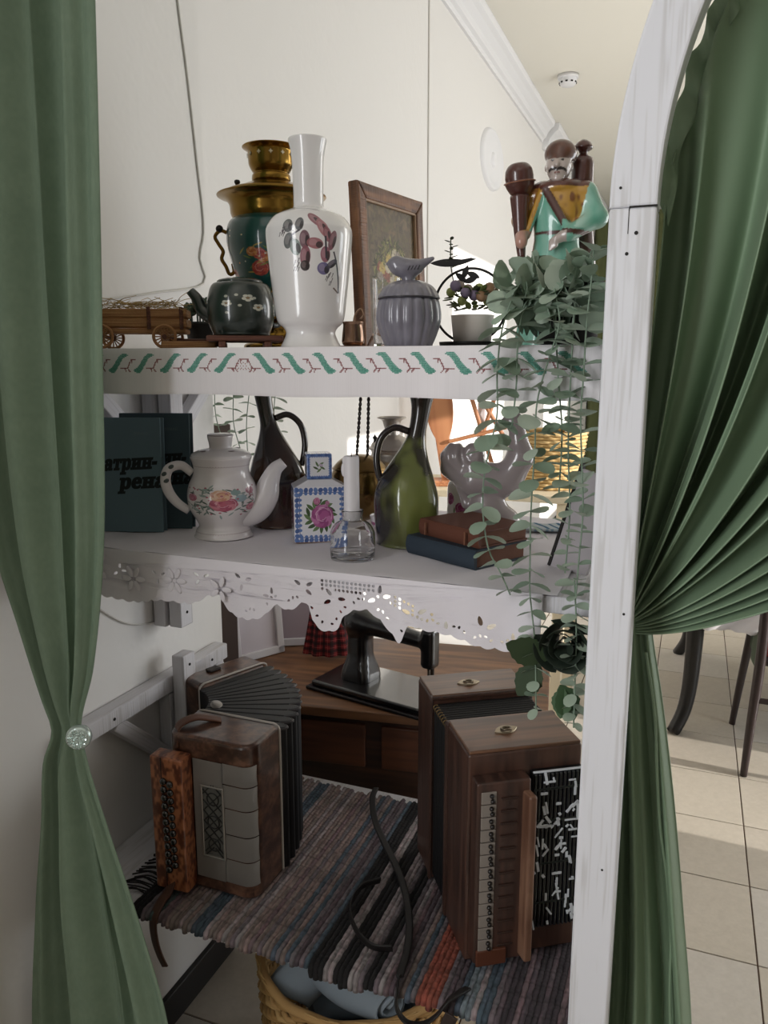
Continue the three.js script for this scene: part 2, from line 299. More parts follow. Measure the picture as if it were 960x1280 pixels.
{
  const names = ['whitewashed top shelf board under the green embroidered cloth', 'whitewashed middle shelf board under the cutwork lace cloth', 'whitewashed bottom shelf board under the striped rag rug'];
  SH.forEach((y, i) => {
    solo('shelf_board', uvMetres(box(0.965, 0.024, 0.52, 0.003, 2)), M.washU, names[i], 'shelf', [-0.5455, y - 0.012, -1.265], undefined, 'shelf boards');
  });
  const brName = ['pale wooden bracket bearing the top shelf against the wall', 'pale wooden bracket bearing the middle shelf against the wall', 'empty pale wooden bracket with two braces on the wall above the rag rug'];
  const tops = [SH[0] - 0.025, SH[1] - 0.025, 0.848], low = [1.225, 0.958, 0.56];
  tops.forEach((top, i) => {
    const b = thing('shelf_bracket', brName[i], 'bracket', [-1.028, 0, -1.31], 0, 'wall brackets of the shelves');
    part(b, 'arm', uvMetres(box(0.034, 0.036, 0.50, 0.003)), M.washU, [0.0175, top - 0.018, 0.055]);
    part(b, 'upright', uvMetres(box(0.03, (i === 2 ? 0.895 : top - 0.04) - low[i], 0.042, 0.003)), M.washU, [0.052, (low[i] + (i === 2 ? 0.895 : top - 0.04)) / 2, 0]);
    part(b, 'wall_plate', uvMetres(box(0.03, top - 0.04 - low[i], 0.05, 0.003)), M.washU, [0.017, (low[i] + top - 0.04) / 2, 0.002]);
    if (i !== 1) for (const s of [-1, 1]) part(b, 'brace', uvMetres(box(0.026, 0.235, 0.03, 0.003)), M.washU, [0.016, top - 0.115, 0.095 * s + 0.003], [s * R(48), 0, 0]);
    for (const [dy, dz] of [[-0.018, 0.2], [-0.018, -0.13]]) part(b, 'screw', new THREE.CylinderGeometry(0.003, 0.003, 0.002, 10).rotateZ(PI / 2), M.dark, [0.035, top + dy, dz]);
    part(b, 'screw', new THREE.CylinderGeometry(0.003, 0.003, 0.002, 10).rotateZ(PI / 2), M.dark, [0.0675, i === 2 ? 0.872 : low[i] + 0.03, 0]);
  });
}
// ---------------------------------------------------------------- curtains
const velvet = dtex(256, (u, v) => { const n = 0.35 * tnoise(u, v, 4, 9, 70) + 0.3 * tnoise(u, v, 11, 40, 71) + 0.35 * tnoise(u, v, 90, 120, 72); return cmix([0.475, 0.56, 0.475], [0.54, 0.62, 0.53], n); }, 1, 1, true);
M.velvet = mat('#ffffff', 0.85, { physical: true, map: rept(velvet, 2, 4), sheen: 0.5, sheenRoughness: 0.5, sheenColor: new THREE.Color('#9fb59f'), bumpMap: rept(clothBump, 14, 40), bumpScale: 0.0003 });
M.satin = mat('#7d9377', 0.62, { physical: true, sheen: 0.35, sheenRoughness: 0.4, sheenColor: new THREE.Color('#a9bfa2'), bumpMap: rept(clothBump, 20, 30), bumpScale: 0.0002 });
{
  const c = thing('door_curtain', 'sage green velvet curtain tied in with a glittering round knob', 'curtain', [0, 0, 0]);
  const L = curve1([[0, -1.0], [0.35, -1.02], [0.62, -0.985], [0.78, -0.9], [0.84, -0.884], [0.90, -0.915], [1.02, -0.95], [1.3, -1.0], [1.6, -1.015], [2.2, -1.02]]);
  const Rr = curve1([[0, -0.69], [0.45, -0.712], [0.62, -0.752], [0.78, -0.80], [0.90, -0.836], [0.955, -0.845], [1.05, -0.815], [1.25, -0.776], [1.46, -0.757], [1.95, -0.727], [2.6, -0.70]]);
  const Lm = curve1([[0.02, -1.0], [0.35, -0.998], [0.62, -0.965], [0.78, -0.935], [0.88, -0.92], [0.935, -0.90], [0.98, -0.915], [1.1, -0.952], [1.22, -0.985], [1.4, -1.003], [1.7, -1.008], [2.6, -1.01]]);
  const amp = curve1([[0, 0.036], [0.6, 0.032], [0.85, 0.018], [0.935, 0.008], [1.05, 0.02], [1.5, 0.036], [2.6, 0.038]]);
  const fold = (u, y) => { const p = u * 2 * PI * 2.35 + 1.1 + 0.35 * Math.sin(y * 2.1); return 0.75 * Math.sin(p + 0.5 * Math.sin(p)) + 0.28 * Math.sin(p * 2.3 + 1.3 + y) + 0.1 * Math.sin(p * 5.1 + y * 3); };
  part(c, 'drape', sheet((u, v) => { const y = mix(2.6, 0.03, v), w = 0.2 * (fold(u * 0.9 + 0.05, 1) - fold(u, 1)); return V(mix(Lm(y), Rr(y), u) + amp(y) * 0.35 * Math.sin(u * 23 + 1 + y * 0.4) * Math.sin(PI * u), y, -0.872 + amp(y) * fold(u, y) * (0.55 + 0.45 * Math.sin(PI * Math.min(1, u * 1.15))) + 0.006 * Math.sin(y * 9 + u * 7) * Math.exp(-Math.abs(y - 0.9) * 4)); }, 170, 170, 0.0025), M.velvet);
  const k = part(c, 'knob', lathe([[0.0001, 0.012], [0.0125, 0.0115], [0.0155, 0.009], [0.0165, 0.005], [0.016, 0.0], [0.006, -0.003], [0.006, -0.02]], 36, false).rotateX(PI / 2), mat('#c9d8d2', 0.25, { metalness: 0.6 }), [-0.808, 0.962, -0.829], [-0.05, 0.45, 0]);
  k.scale.setScalar(1.12);
  k.userData.label = 'silvery glass knob with crushed crystal face';
  const r = rng(8), cg = new THREE.OctahedronGeometry(0.0016), gem = mat('#dfeeea', 0.12, { metalness: 0.75 }), gs = [];
  for (let i = 0; i < 120; i++) { const a = i * 2.39996, q = Math.sqrt(i / 120) * 0.0128; gs.push(cg.clone().rotateX(r() * 3).rotateY(r() * 3).translate(Math.cos(a) * q, Math.sin(a) * q, 0.0118)); }
  const cr = part(k, 'crystal_face', mergeGeometries(gs), gem); cr.userData.kind = 'stuff';
}
{
  const c = thing('door_curtain', 'green satin curtain swagged aside behind the whitewashed arch post', 'curtain', [0, 0, -0.022]);
  const archAt = (x) => { const t = clamp((0.426 - x) / 0.504, -1, 1); return 1.6745 + 0.56 * Math.sqrt(Math.max(0, 1 - t * t)); };
  const tie = V(-0.062, 1.158, -1.045);
  const swag = (u, v, lift = 0) => {
    const x0 = mix(-0.047, 0.86, Math.pow(u, 1.15)), y0 = archAt(x0 - 0.03) - 0.038;
    const T = V(x0, y0, -1.02), C1 = V(mix(x0, x0 * 0.97 - 0.01, u), mix(1.5, 1.6, u), -1.05), C2 = V(mix(-0.072, 0.11, u), mix(1.3, 1.16, Math.pow(u, 0.8)), -1.03 + 0.03 * u), E = tie.clone().add(V(0.006 * u, 0.012 - 0.03 * u, 0.004 * u));
    const s = 1 - v, p = T.multiplyScalar(s ** 3).addScaledVector(C1, 3 * s * s * v).addScaledVector(C2, 3 * s * v * v).addScaledVector(E, v ** 3);
    const ph = u * 2 * PI * 11.5 + 1.9 + 1.3 * Math.sin(u * 29) , a = 0.042 * Math.sin(PI * Math.min(1, v * 0.86 + 0.14)) * (0.4 + 0.6 * Math.min(1, u * 9 + 0.2));
    const f = Math.sin(ph + 0.6 * Math.sin(ph)) + 0.3 * Math.sin(2.3 * ph + 1 + v * 2.5) * (0.4 + v);
    p.z += a * f; p.x += a * 0.3 * Math.cos(ph) * (1 - v * 0.6); p.y += -a * 0.22 * f * v;
    return p;
  };
  part(c, 'swag', sheet((u, v) => swag(u, v), 640, 70, 0.0018), M.satin);
  part(c, 'heading', sheet((u, v) => { const x0 = mix(-0.047, 0.86, Math.pow(u, 1.15)), y0 = archAt(x0 - 0.03) - 0.038, q = Math.sin(u * 300) * 0.006 + Math.sin(u * 170 + 1) * 0.004, o = mix(-0.012, 0.03, v); return V(x0 - o * 0.35 + 0.003 * Math.sin(u * 230), y0 + o * 0.8, -1.021 + q * (0.5 + Math.abs(v - 0.4) * 1.4)); }, 420, 8, 0.0015), M.satin);
  const tw = curve1([[0.02, 0.155], [0.4, 0.13], [0.57, 0.12], [0.75, 0.098], [0.9, 0.076], [1.05, 0.05], [1.13, 0.034], [1.17, 0.028]]);
  part(c, 'tail', sheet((u, v) => { const y = mix(1.165, 0.03, v), p = u * 2 * PI * 2.4 + 0.4; return V(mix(-0.083, -0.083 + tw(y) + 0.02, u) + 0.004 * Math.sin(y * 8 + u * 5) * v, y, -1.052 + (0.008 + 0.022 * Math.min(1, v * 2)) * (Math.sin(p + 0.5 * Math.sin(p)) + 0.3 * Math.sin(2.7 * p + y * 2)) + 0.01 * Math.sin(PI * u)); }, 90, 70, 0.0018), M.satin);
  part(c, 'hem', tube(Array.from({ length: 14 }, (_, i) => { const y = mix(1.12, 0.04, i / 13); return V(-0.083 + (tw(y) + 0.02) * 0.82 + 0.003 * Math.sin(i * 1.7), y, -1.03 + 0.006 * Math.sin(i)); }), 0.0022, 60, 6), M.satin);
}

// ---------------------------------------------------------------- shelf cloths
{
  const stitch = canvas(2048, 256, (x, w, h) => {
    x.fillStyle = '#f1ecee'; x.fillRect(0, 0, w, h);
    const r = rng(21);
    const kx = w / 0.912, ky = h / 0.0685, cell = 0.0016, st = (X, Y, col) => { x.fillStyle = col; x.fillRect((Math.round(X / cell) * cell) * kx, (Math.round(Y / cell) * cell) * ky, cell * kx * 0.86, cell * ky * 0.86); };
    const pitch = 0.0482, mirror = 0.407;          // the leaves turn about a small red motif
    const repeat = (ox, sg) => {
      for (let q = 0; q <= 44; q++) { const f = q / 44, cx = mix(-0.017, 0.019, f), cy = 0.032 - 0.022 * f + 0.0045 * Math.sin(f * 6.3), wd = 0.0048 * Math.sin(Math.pow(f, 0.8) * PI * 0.97 + 0.04); for (let d = -wd; d <= wd; d += cell * 0.5) st(ox + sg * (cx + d * 0.3), cy + d, ['#569684', '#468a79', '#62a391'][Math.floor(r() * 3)]); }
      const ln = (x0, y0, x1, y1) => { for (let q = 0; q <= 12; q++) st(ox + sg * mix(x0, x1, q / 12), mix(y0, y1, q / 12), q % 3 ? '#7d4245' : '#95605c'); };
      ln(0.006, 0.0285, 0.019, 0.0285); ln(0.019, 0.0285, 0.0235, 0.034); ln(0.019, 0.0285, 0.0225, 0.0225); ln(0.0225, 0.0225, 0.026, 0.0165); ln(0.026, 0.0165, 0.034, 0.0165); ln(0.0135, 0.0285, 0.0165, 0.033); ln(0.0275, 0.0165, 0.0275, 0.02);
    };
    for (let k = -9; k < 10; k++) { const ox = mirror + (k + 0.62) * pitch; if (k < 0) repeat(ox - 0.012, 1); else repeat(ox + 0.006, -1); }
    for (let q = 0; q < 6; q++) for (let e = -q; e <= q; e++) if ((q + e) % 2 === 0) st(mirror + e * cell * 1.6, 0.018 + q * 0.0026, q % 2 ? '#a06a66' : '#8a4a48');
    x.globalAlpha = 0.018; for (let i = 0; i < 900; i++) { x.fillStyle = r() < 0.5 ? '#887' : '#fff'; x.fillRect(r() * w, 0, 1.5, h); }
  });
  const map = new THREE.CanvasTexture(stitch); map.colorSpace = THREE.SRGBColorSpace;
  const cloth = mat('#ffffff', 0.9, { map, bumpMap: rept(clothBump, 30, 4), bumpScale: 0.0002 });
  const plain = mat('#efeaee', 0.9, { bumpMap: rept(clothBump, 30, 10), bumpScale: 0.0002 });
  const c = thing('shelf_runner', 'white linen runner cross-stitched with green leaves on the top shelf', 'cloth', [0, 0, 0]);
  const wav = (x, t) => 0.0022 * Math.sin(x * 37) * t + 0.0016 * Math.sin(x * 83 + 2) * t;
  part(c, 'top_cover', sheet((u, v) => V(mix(-1.02, -0.108, u), 1.5225 + 0.0012 * Math.sin(u * 40) * Math.sin(v * 9), mix(-1.45, -0.9995, v)), 80, 10, 0.0016), plain);
  part(c, 'embroidered_drop', sheet((u, v) => { const x = mix(-1.02, -0.108, u), t = v; return V(x, 1.5232 - 0.0685 * v - 0.001 * Math.sin(x * 21) * v, -0.9992 + 0.0045 * Math.sin(Math.min(1, v * 3) * PI / 2) + wav(x, t)); }, 260, 14, 0.0016), cloth);
  // fine pleats of the ungathered left end
  part(c, 'side_fold', sheet((u, v) => V(-0.905 + 0.035 * u + 0.002 * Math.sin(v * 5), 1.519 - 0.075 * v, -0.991 + 0.004 * Math.sin(u * 19) * v), 30, 10, 0.0014), plain);
}
{
  // middle shelf: cutwork cloth with scalloped, pierced edge
  const lin = mat('#efeaef', 0.9, { physical: true, bumpMap: rept(clothBump, 12, 12), bumpScale: 0.0002, transmission: 0.12, thickness: 0 });
  const c = thing('lace_tablecloth', 'white cutwork lace cloth with scalloped edge on the middle shelf', 'cloth', [0, 0, 0]);
  const X0 = -1.02, X1 = -0.168;
  part(c, 'top_cover', sheet((u, v) => V(mix(X0, -0.15, u), 1.2005 + 0.0012 * noise3(u * 40, v * 14, 1) + 0.0008 * Math.sin(u * 55 + v * 6), mix(-1.52, -1.0005, v)), 120, 40, 0.0015), lin);
  const low = curve1([[-1.02, 0.08], [-0.883, 0.081], [-0.837, 0.085], [-0.781, 0.073], [-0.719, 0.072], [-0.674, 0.054], [-0.653, 0.081], [-0.617, 0.086], [-0.589, 0.077], [-0.568, 0.058], [-0.544, 0.062], [-0.513, 0.048], [-0.505, 0.076], [-0.488, 0.09], [-0.468, 0.084], [-0.455, 0.061], [-0.423, 0.048], [-0.404, 0.057], [-0.38, 0.078], [-0.367, 0.089], [-0.353, 0.063], [-0.331, 0.066], [-0.308, 0.069], [-0.273, 0.076], [-0.25, 0.082], [-0.222, 0.083], [-0.195, 0.086], [-0.176, 0.076], [-0.168, 0.05]]);
  const s = new THREE.Shape(); s.moveTo(X0, 0);
  for (let i = 0; i <= 300; i++) { const x = mix(X0, X1, i / 300); s.lineTo(x, -(low(x) + 0.0035 * Math.abs(Math.sin(x * 150)))); }
  s.lineTo(X1, 0);
  const holes = [], eye = (cx, cy, a, l, w) => {
    if (-cy + l > low(cx) - 0.006 || cy + l > -0.008 || cx < X0 + 0.01 || cx > X1 - 0.01) return;
    for (const [hx, hy, hr] of holes) if (Math.hypot(cx - hx, cy - hy) < l + hr + 0.0012) return;
    holes.push([cx, cy, l]);
    const h = new THREE.Path(), n = 10; for (let i = 0; i <= n; i++) { const t = i / n * 2 * PI, px = Math.cos(t) * l, py = Math.sin(t) * w * (1 - 0.25 * Math.cos(t)); const X = cx + px * Math.cos(a) - py * Math.sin(a), Y = cy + px * Math.sin(a) + py * Math.cos(a); i ? h.lineTo(X, Y) : h.moveTo(X, Y); }
    s.holes.push(h);
  };
  const r = rng(33);
  // pierced flowers: rings of leaf-shaped eyelets
  for (const [fx, fy, k, sc] of [[-0.625, -0.028, 6, 1], [-0.574, -0.048, 5, 0.9], [-0.52, -0.026, 6, 1], [-0.472, -0.04, 6, 1.1], [-0.43, -0.062, 5, 1], [-0.40, -0.03, 6, 1.1], [-0.345, -0.048, 5, 1.15], [-0.30, -0.07, 5, 1], [-0.248, -0.06, 5, 1.25], [-0.205, -0.075, 4, 1], [-0.70, -0.03, 5, 0.9], [-0.78, -0.035, 6, 0.8], [-0.86, -0.035, 6, 0.8], [-0.93, -0.04, 6, 0.8]])
    for (let i = 0; i < k; i++) { const a = i / k * 2 * PI + r() * 0.6, d = 0.0115 * sc; eye(fx + Math.cos(a) * d, fy + Math.sin(a) * d, a, 0.0058 * sc, 0.0028 * sc); }
  for (let i = 0; i < 60; i++) { const x = mix(-0.62, X1, i / 60); eye(x, -low(x) + 0.011 + 0.004 * Math.sin(i * 1.3), i, 0.0028, 0.0019); }
  // the grid of small drawn-thread squares
  for (let i = 0; i < 26; i++) for (let j = 0; j < 3; j++) eye(-0.49 + i * 0.0068, -0.0135 - j * 0.0062 - (i > 12 ? (i - 12) * 0.0024 : 0), PI / 4, 0.0024, 0.0024);
  let g = new THREE.ExtrudeGeometry(s, { depth: 0.0013, bevelEnabled: false });
  g = new TessellateModifier(0.012, 5).modify(g);
  const P = g.attributes.position; for (let i = 0; i < P.count; i++) { const x = P.getX(i), t = clamp(-P.getY(i) / 0.08); P.setZ(i, P.getZ(i) + 0.0035 * Math.sin(Math.min(1, t * 4) * PI / 2) + t * (0.004 * Math.sin(x * 31) + 0.0025 * Math.sin(x * 71 + 1))); }
  g.computeVertexNormals();
  part(c, 'pierced_drop', g, lin, [0, 1.2012, -0.9995]);
  // raised satin-stitch flowers on the drop
  const relief = []; for (const [fx, fy, k, sc] of [[-0.83, -0.045, 6, 1.2], [-0.9, -0.03, 6, 1.3], [-0.75, -0.04, 6, 1.2], [-0.665, -0.045, 5, 1.1], [-0.96, -0.05, 5, 1.2]]) for (let i = 0; i < k; i++) { const a = i / k * 2 * PI; relief.push(new THREE.SphereGeometry(1, 10, 6).scale(0.0085 * sc, 0.004 * sc, 0.0012).rotateZ(a).translate(fx + Math.cos(a) * 0.011 * sc, fy + Math.sin(a) * 0.011 * sc, 0.0065)); }
  part(c, 'stitched_flowers', mergeGeometries(relief), lin, [0, 1.2012, -0.9995]).userData.kind = 'stuff';
}
// ---------------------------------------------------------------- painted flowers for china
function petalBlob(x, cx, cy, rx, ry, a, col, alpha = 1) { x.save(); x.globalAlpha = alpha; x.translate(cx, cy); x.rotate(a); x.fillStyle = col; x.beginPath(); x.ellipse(0, 0, rx, ry, 0, 0, 2 * PI); x.fill(); x.restore(); }
function leafBlob(x, cx, cy, l, w, a, col) { x.save(); x.translate(cx, cy); x.rotate(a); x.fillStyle = col; x.beginPath(); x.moveTo(-l, 0); x.quadraticCurveTo(0, -w, l, 0); x.quadraticCurveTo(0, w, -l, 0); x.fill(); x.restore(); }
function rose(x, cx, cy, r, cols, rand) {
  for (let k = 0; k < 9; k++) { const a = k / 9 * 2 * PI; petalBlob(x, cx + Math.cos(a) * r * 0.62, cy + Math.sin(a) * r * 0.62, r * 0.45, r * 0.34, a + 1.2, cols[k % cols.length], 0.95); }
  for (let k = 0; k < 6; k++) { const a = k / 6 * 2 * PI + 0.4; petalBlob(x, cx + Math.cos(a) * r * 0.32, cy + Math.sin(a) * r * 0.32, r * 0.34, r * 0.24, a + 1, cols[(k + 1) % cols.length], 0.95); }
  petalBlob(x, cx, cy, r * 0.26, r * 0.24, 0, cols[0]); x.strokeStyle = 'rgba(255,240,240,0.55)'; x.lineWidth = r * 0.06;
  for (let k = 0; k < 6; k++) { const a = k + 0.3; x.beginPath(); x.arc(cx, cy, r * (0.3 + 0.1 * k), a, a + 1.3); x.stroke(); }
}
const toward = (X, Z) => Math.atan2(-X, -Z);     // heading from a spot on the shelf to the viewer's side
const TOP = 1.5235;
M.brass = mat('#8f6f33', 0.22, { metalness: 1 });
M.brassDark = mat('#7d5c28', 0.35, { metalness: 1 });
M.copper = mat('#a58672', 0.22, { metalness: 1 });
M.brown = mat('#4a2c1a', 0.55, { map: woodTex('#3a2114', '#7a4b2c', 80), bumpMap: rept(grainBump, 1, 1), bumpScale: 0.0004 });
M.pine = mat('#ffffff', 0.7, { map: woodTex('#8f5f38', '#c79a66', 84, 'u'), bumpMap: rept(grainBump, 1, 1), bumpScale: 0.0004 });
M.redwood = mat('#ffffff', 0.6, { map: woodTex('#3f2016', '#7a4630', 88, 'u') });

// white bottle vase
{
  const pos = [-0.544, TOP, -1.08], t = thing('bottle_vase', 'tall white porcelain bottle vase painted with grey and pink petals', 'vase', pos, toward(-0.544, -1.08));
  const map = ctex(1024, 1024, (x, w, h) => {
    x.fillStyle = '#ece9e8'; x.fillRect(0, 0, w, h);
    const Y = (f) => (1 - f) * h, rr = rng(3);
    // u: one turn = 1024 px; front at the middle; heights as fractions of the vase
    const S = 1024 / (2 * PI * 0.064), p = (dx, f, rx, ry, a, c, al = 0.9) => petalBlob(x, 512 + dx * S, Y(f), rx * S, ry * S * 1.28, a, c, al);
    const strokes = [[-0.031, 0.566, 0.008, 0.0095, 0, '#5b5f60'], [-0.0135, 0.572, 0.0062, 0.0095, 0.1, '#4b4d50'], [-0.031, 0.498, 0.0075, 0.0115, 0.2, '#55595a'], [-0.0205, 0.468, 0.0085, 0.012, -0.1, '#7d8d86'], [-0.0065, 0.502, 0.0075, 0.013, 0, '#6d4a55'], [-0.0062, 0.425, 0.0078, 0.0155, 0.05, '#8a4f5c'], [-0.007, 0.383, 0.0072, 0.0075, 0, '#2f2426'],
      [0.010, 0.592, 0.0072, 0.0125, -0.7, '#8a545e'], [0.0205, 0.555, 0.0075, 0.0145, -0.4, '#b0757a'], [0.027, 0.528, 0.0062, 0.011, -0.2, '#9a5f68'], [0.0085, 0.485, 0.0125, 0.0078, 0.25, '#a2646b'], [0.0355, 0.502, 0.0062, 0.0145, 0.2, '#7c4a56'], [0.0245, 0.437, 0.0078, 0.0115, 0, '#96586a'], [0.022, 0.372, 0.0102, 0.009, 0, '#635a8a'], [0.036, 0.395, 0.0055, 0.0095, 0.8, '#4e4a58']];
    for (const [dx, f, rx, ry, a, c] of strokes) { p(dx, f, rx, ry, a, c); p(dx - rx * 0.25, f + 0.004, rx * 0.5, ry * 0.6, a, '#e2cdce', 0.25); p(dx + rx * 0.5, f - 0.006, rx * 0.4, ry * 0.6, a, '#241c20', 0.7); }
    x.strokeStyle = '#3a3440'; x.lineWidth = 7; x.beginPath(); x.moveTo(512 - 0.026 * S, Y(0.52)); x.lineTo(512 - 0.013 * S, Y(0.545)); x.stroke();
    x.beginPath(); x.moveTo(512 + 0.024 * S, Y(0.52)); x.lineTo(512 + 0.026 * S, Y(0.42)); x.stroke();
    x.beginPath(); x.moveTo(512 + 0.0385 * S, Y(0.452)); x.quadraticCurveTo(512 + 0.051 * S, Y(0.36), 512 + 0.053 * S, Y(0.262)); x.stroke();
    x.strokeStyle = '#6e5a52'; x.lineWidth = 7; x.beginPath(); x.moveTo(512 + 0.041 * S, Y(0.285)); x.lineTo(512 + 0.052 * S, Y(0.262)); x.stroke();
    x.strokeStyle = '#5a5458'; x.lineWidth = 2.5; for (const [dx, f] of [[-0.02, 0.395], [0.033, 0.335], [-0.04, 0.54]]) for (let k = 0; k < 9; k++) { x.beginPath(); const ax = 512 + (dx + (rr() - 0.5) * 0.012) * S, ay = Y(f + (rr() - 0.5) * 0.05); x.moveTo(ax, ay); x.quadraticCurveTo(ax + 8, ay - 14, ax - 4, ay + 16); x.stroke(); }
    x.strokeStyle = '#7d767a'; x.lineWidth = 4; x.beginPath(); x.moveTo(512 - 0.03 * S, Y(0.655)); x.quadraticCurveTo(512, Y(0.66), 512 + 0.02 * S, Y(0.64)); x.stroke();
  });
  part(t, 'body', lathe([[0.0001, 0.001], [0.044, 0], [0.0455, 0.003], [0.041, 0.012], [0.0375, 0.022], [0.041, 0.03], [0.0505, 0.041], [0.0555, 0.075], [0.061, 0.125], [0.0645, 0.162], [0.0625, 0.176], [0.052, 0.190], [0.034, 0.1985], [0.0235, 0.203], [0.0222, 0.215], [0.0225, 0.24], [0.0238, 0.272], [0.0262, 0.288], [0.0285, 0.297], [0.0275, 0.299], [0.0245, 0.296], [0.022, 0.28], [0.0205, 0.24]], 72), glaze('#ffffff', 0.3, { map }));
  t.scale.setScalar(0.985);
}
// painted samovar
{
  const pos = [-0.711, TOP, -1.27], t = thing('samovar', 'brass samovar with dark teal flower-painted body behind the white vase', 'samovar', pos, toward(-0.711, -1.27));
  const map = ctex(1024, 512, (x, w, h) => {
    x.fillStyle = '#0d4a48'; x.fillRect(0, 0, w, h); const r = rng(14);
    for (let k = 0; k < 26; k++) { const cx = r() * w, cy = h * (0.25 + 0.65 * r()); for (let q = 0; q < 5; q++) leafBlob(x, cx + (r() - 0.5) * 90, cy + (r() - 0.5) * 70, 22, 8, r() * 6, ['#5d7a34', '#8a8a3a', '#2f5f33', '#b89a4a'][q % 4]); rose(x, cx, cy, 20 + r() * 20, [['#a3352f', '#c4553f'], ['#b8683a', '#d89a5a'], ['#7d2430', '#a33a44']][k % 3], r); }
    for (let k = 0; k < 90; k++) petalBlob(x, r() * w, h * (0.1 + 0.85 * r()), 4, 4, 0, ['#d8c9a0', '#cfd6c8', '#c98a4a'][k % 3]);
  });
  part(t, 'body', lathe([[0.045, 0.0560], [0.05, 0.0672], [0.058, 0.0933], [0.070, 0.1399], [0.0795, 0.1773], [0.081, 0.1978], [0.077, 0.2165], [0.068, 0.2258]], 56), glaze('#ffffff', 0.3, { map }));
  part(t, 'foot', lathe([[0.055, 0.0000], [0.056, 0.0093], [0.045, 0.0168], [0.034, 0.0280], [0.034, 0.0420], [0.046, 0.0541], [0.047, 0.0578]], 40), M.brass);
  part(t, 'collar', lathe([[0.067, 0.2221], [0.072, 0.2333], [0.074, 0.2482], [0.082, 0.2575], [0.0935, 0.2617], [0.0945, 0.2640], [0.088, 0.2645], [0.07, 0.2668], [0.0001, 0.2668]], 56), M.brass);
  const lid = part(t, 'lid', lathe([[0.082, 0.2650], [0.078, 0.2706], [0.06, 0.2759], [0.045, 0.2821], [0.0335, 0.2867], [0.032, 0.2912]], 48), M.brass);
  for (const s of [-1, 1]) part(lid, 'lid_knob', lathe([[0.0001, 0.0121], [0.004, 0.0112], [0.005, 0.0075], [0.003, 0.0037], [0.003, 0]], 14), M.brown, [s * 0.058, 0.2735, 0.02]);
  const crown = part(t, 'burner_crown', lathe([[0.0305, 0.2867], [0.0335, 0.2897], [0.033, 0.2974], [0.0305, 0.3004], [0.034, 0.3058], [0.0385, 0.3157], [0.0395, 0.3310], [0.0405, 0.3371], [0.048, 0.3417], [0.049, 0.3433], [0.046, 0.3440], [0.038, 0.3387], [0.034, 0.3234], [0.028, 0.3119]], 48), M.brass);
  for (let k = 0; k < 12; k++) { const a = k / 12 * 2 * PI, s = new THREE.Shape(); for (let q = 0; q < 16; q++) { const b = q / 16 * 2 * PI, l = 0.0026 + 0.0011 * Math.cos(4 * b); q ? s.lineTo(Math.cos(b) * l, Math.sin(b) * l) : s.moveTo(Math.cos(b) * l, Math.sin(b) * l); } part(crown, 'cutout', extrude(s, 0.001, 0), mat('#e8dcc0', 0.5), [Math.sin(a) * 0.0398, 0.329, Math.cos(a) * 0.0398], [0, a, 0]); }
  for (const s of [-1, 1]) {
    const h = part(t, 'handle', tube([[s * 0.076, 0.2, 0], [s * 0.09, 0.205, 0], [s * 0.1, 0.195, 0], [s * 0.094, 0.182, 0], [s * 0.087, 0.17, 0], [s * 0.09, 0.158, 0], [s * 0.083, 0.145, 0], [s * 0.077, 0.132, 0], [s * 0.07, 0.135, 0], [s * 0.071, 0.15, 0]], 0.0032, 50, 8), M.brassDark);
    part(h, 'knuckle', new THREE.SphereGeometry(0.0065, 14, 10), M.brown, [s * 0.092, 0.208, 0]);
  }
  const tap = part(t, 'tap', taperTube([[0, 0.10, 0.055], [0, 0.1, 0.08], [0, 0.092, 0.095], [0, 0.078, 0.098]], (q) => 0.006 - 0.001 * q, 20, 12), M.brass);
  part(tap, 'tap_key', lathe([[0.0001, 0.0187], [0.006, 0.0149], [0.003, 0.0056], [0.003, 0]], 14), M.brass, [0, 0.104, 0.078]);
}
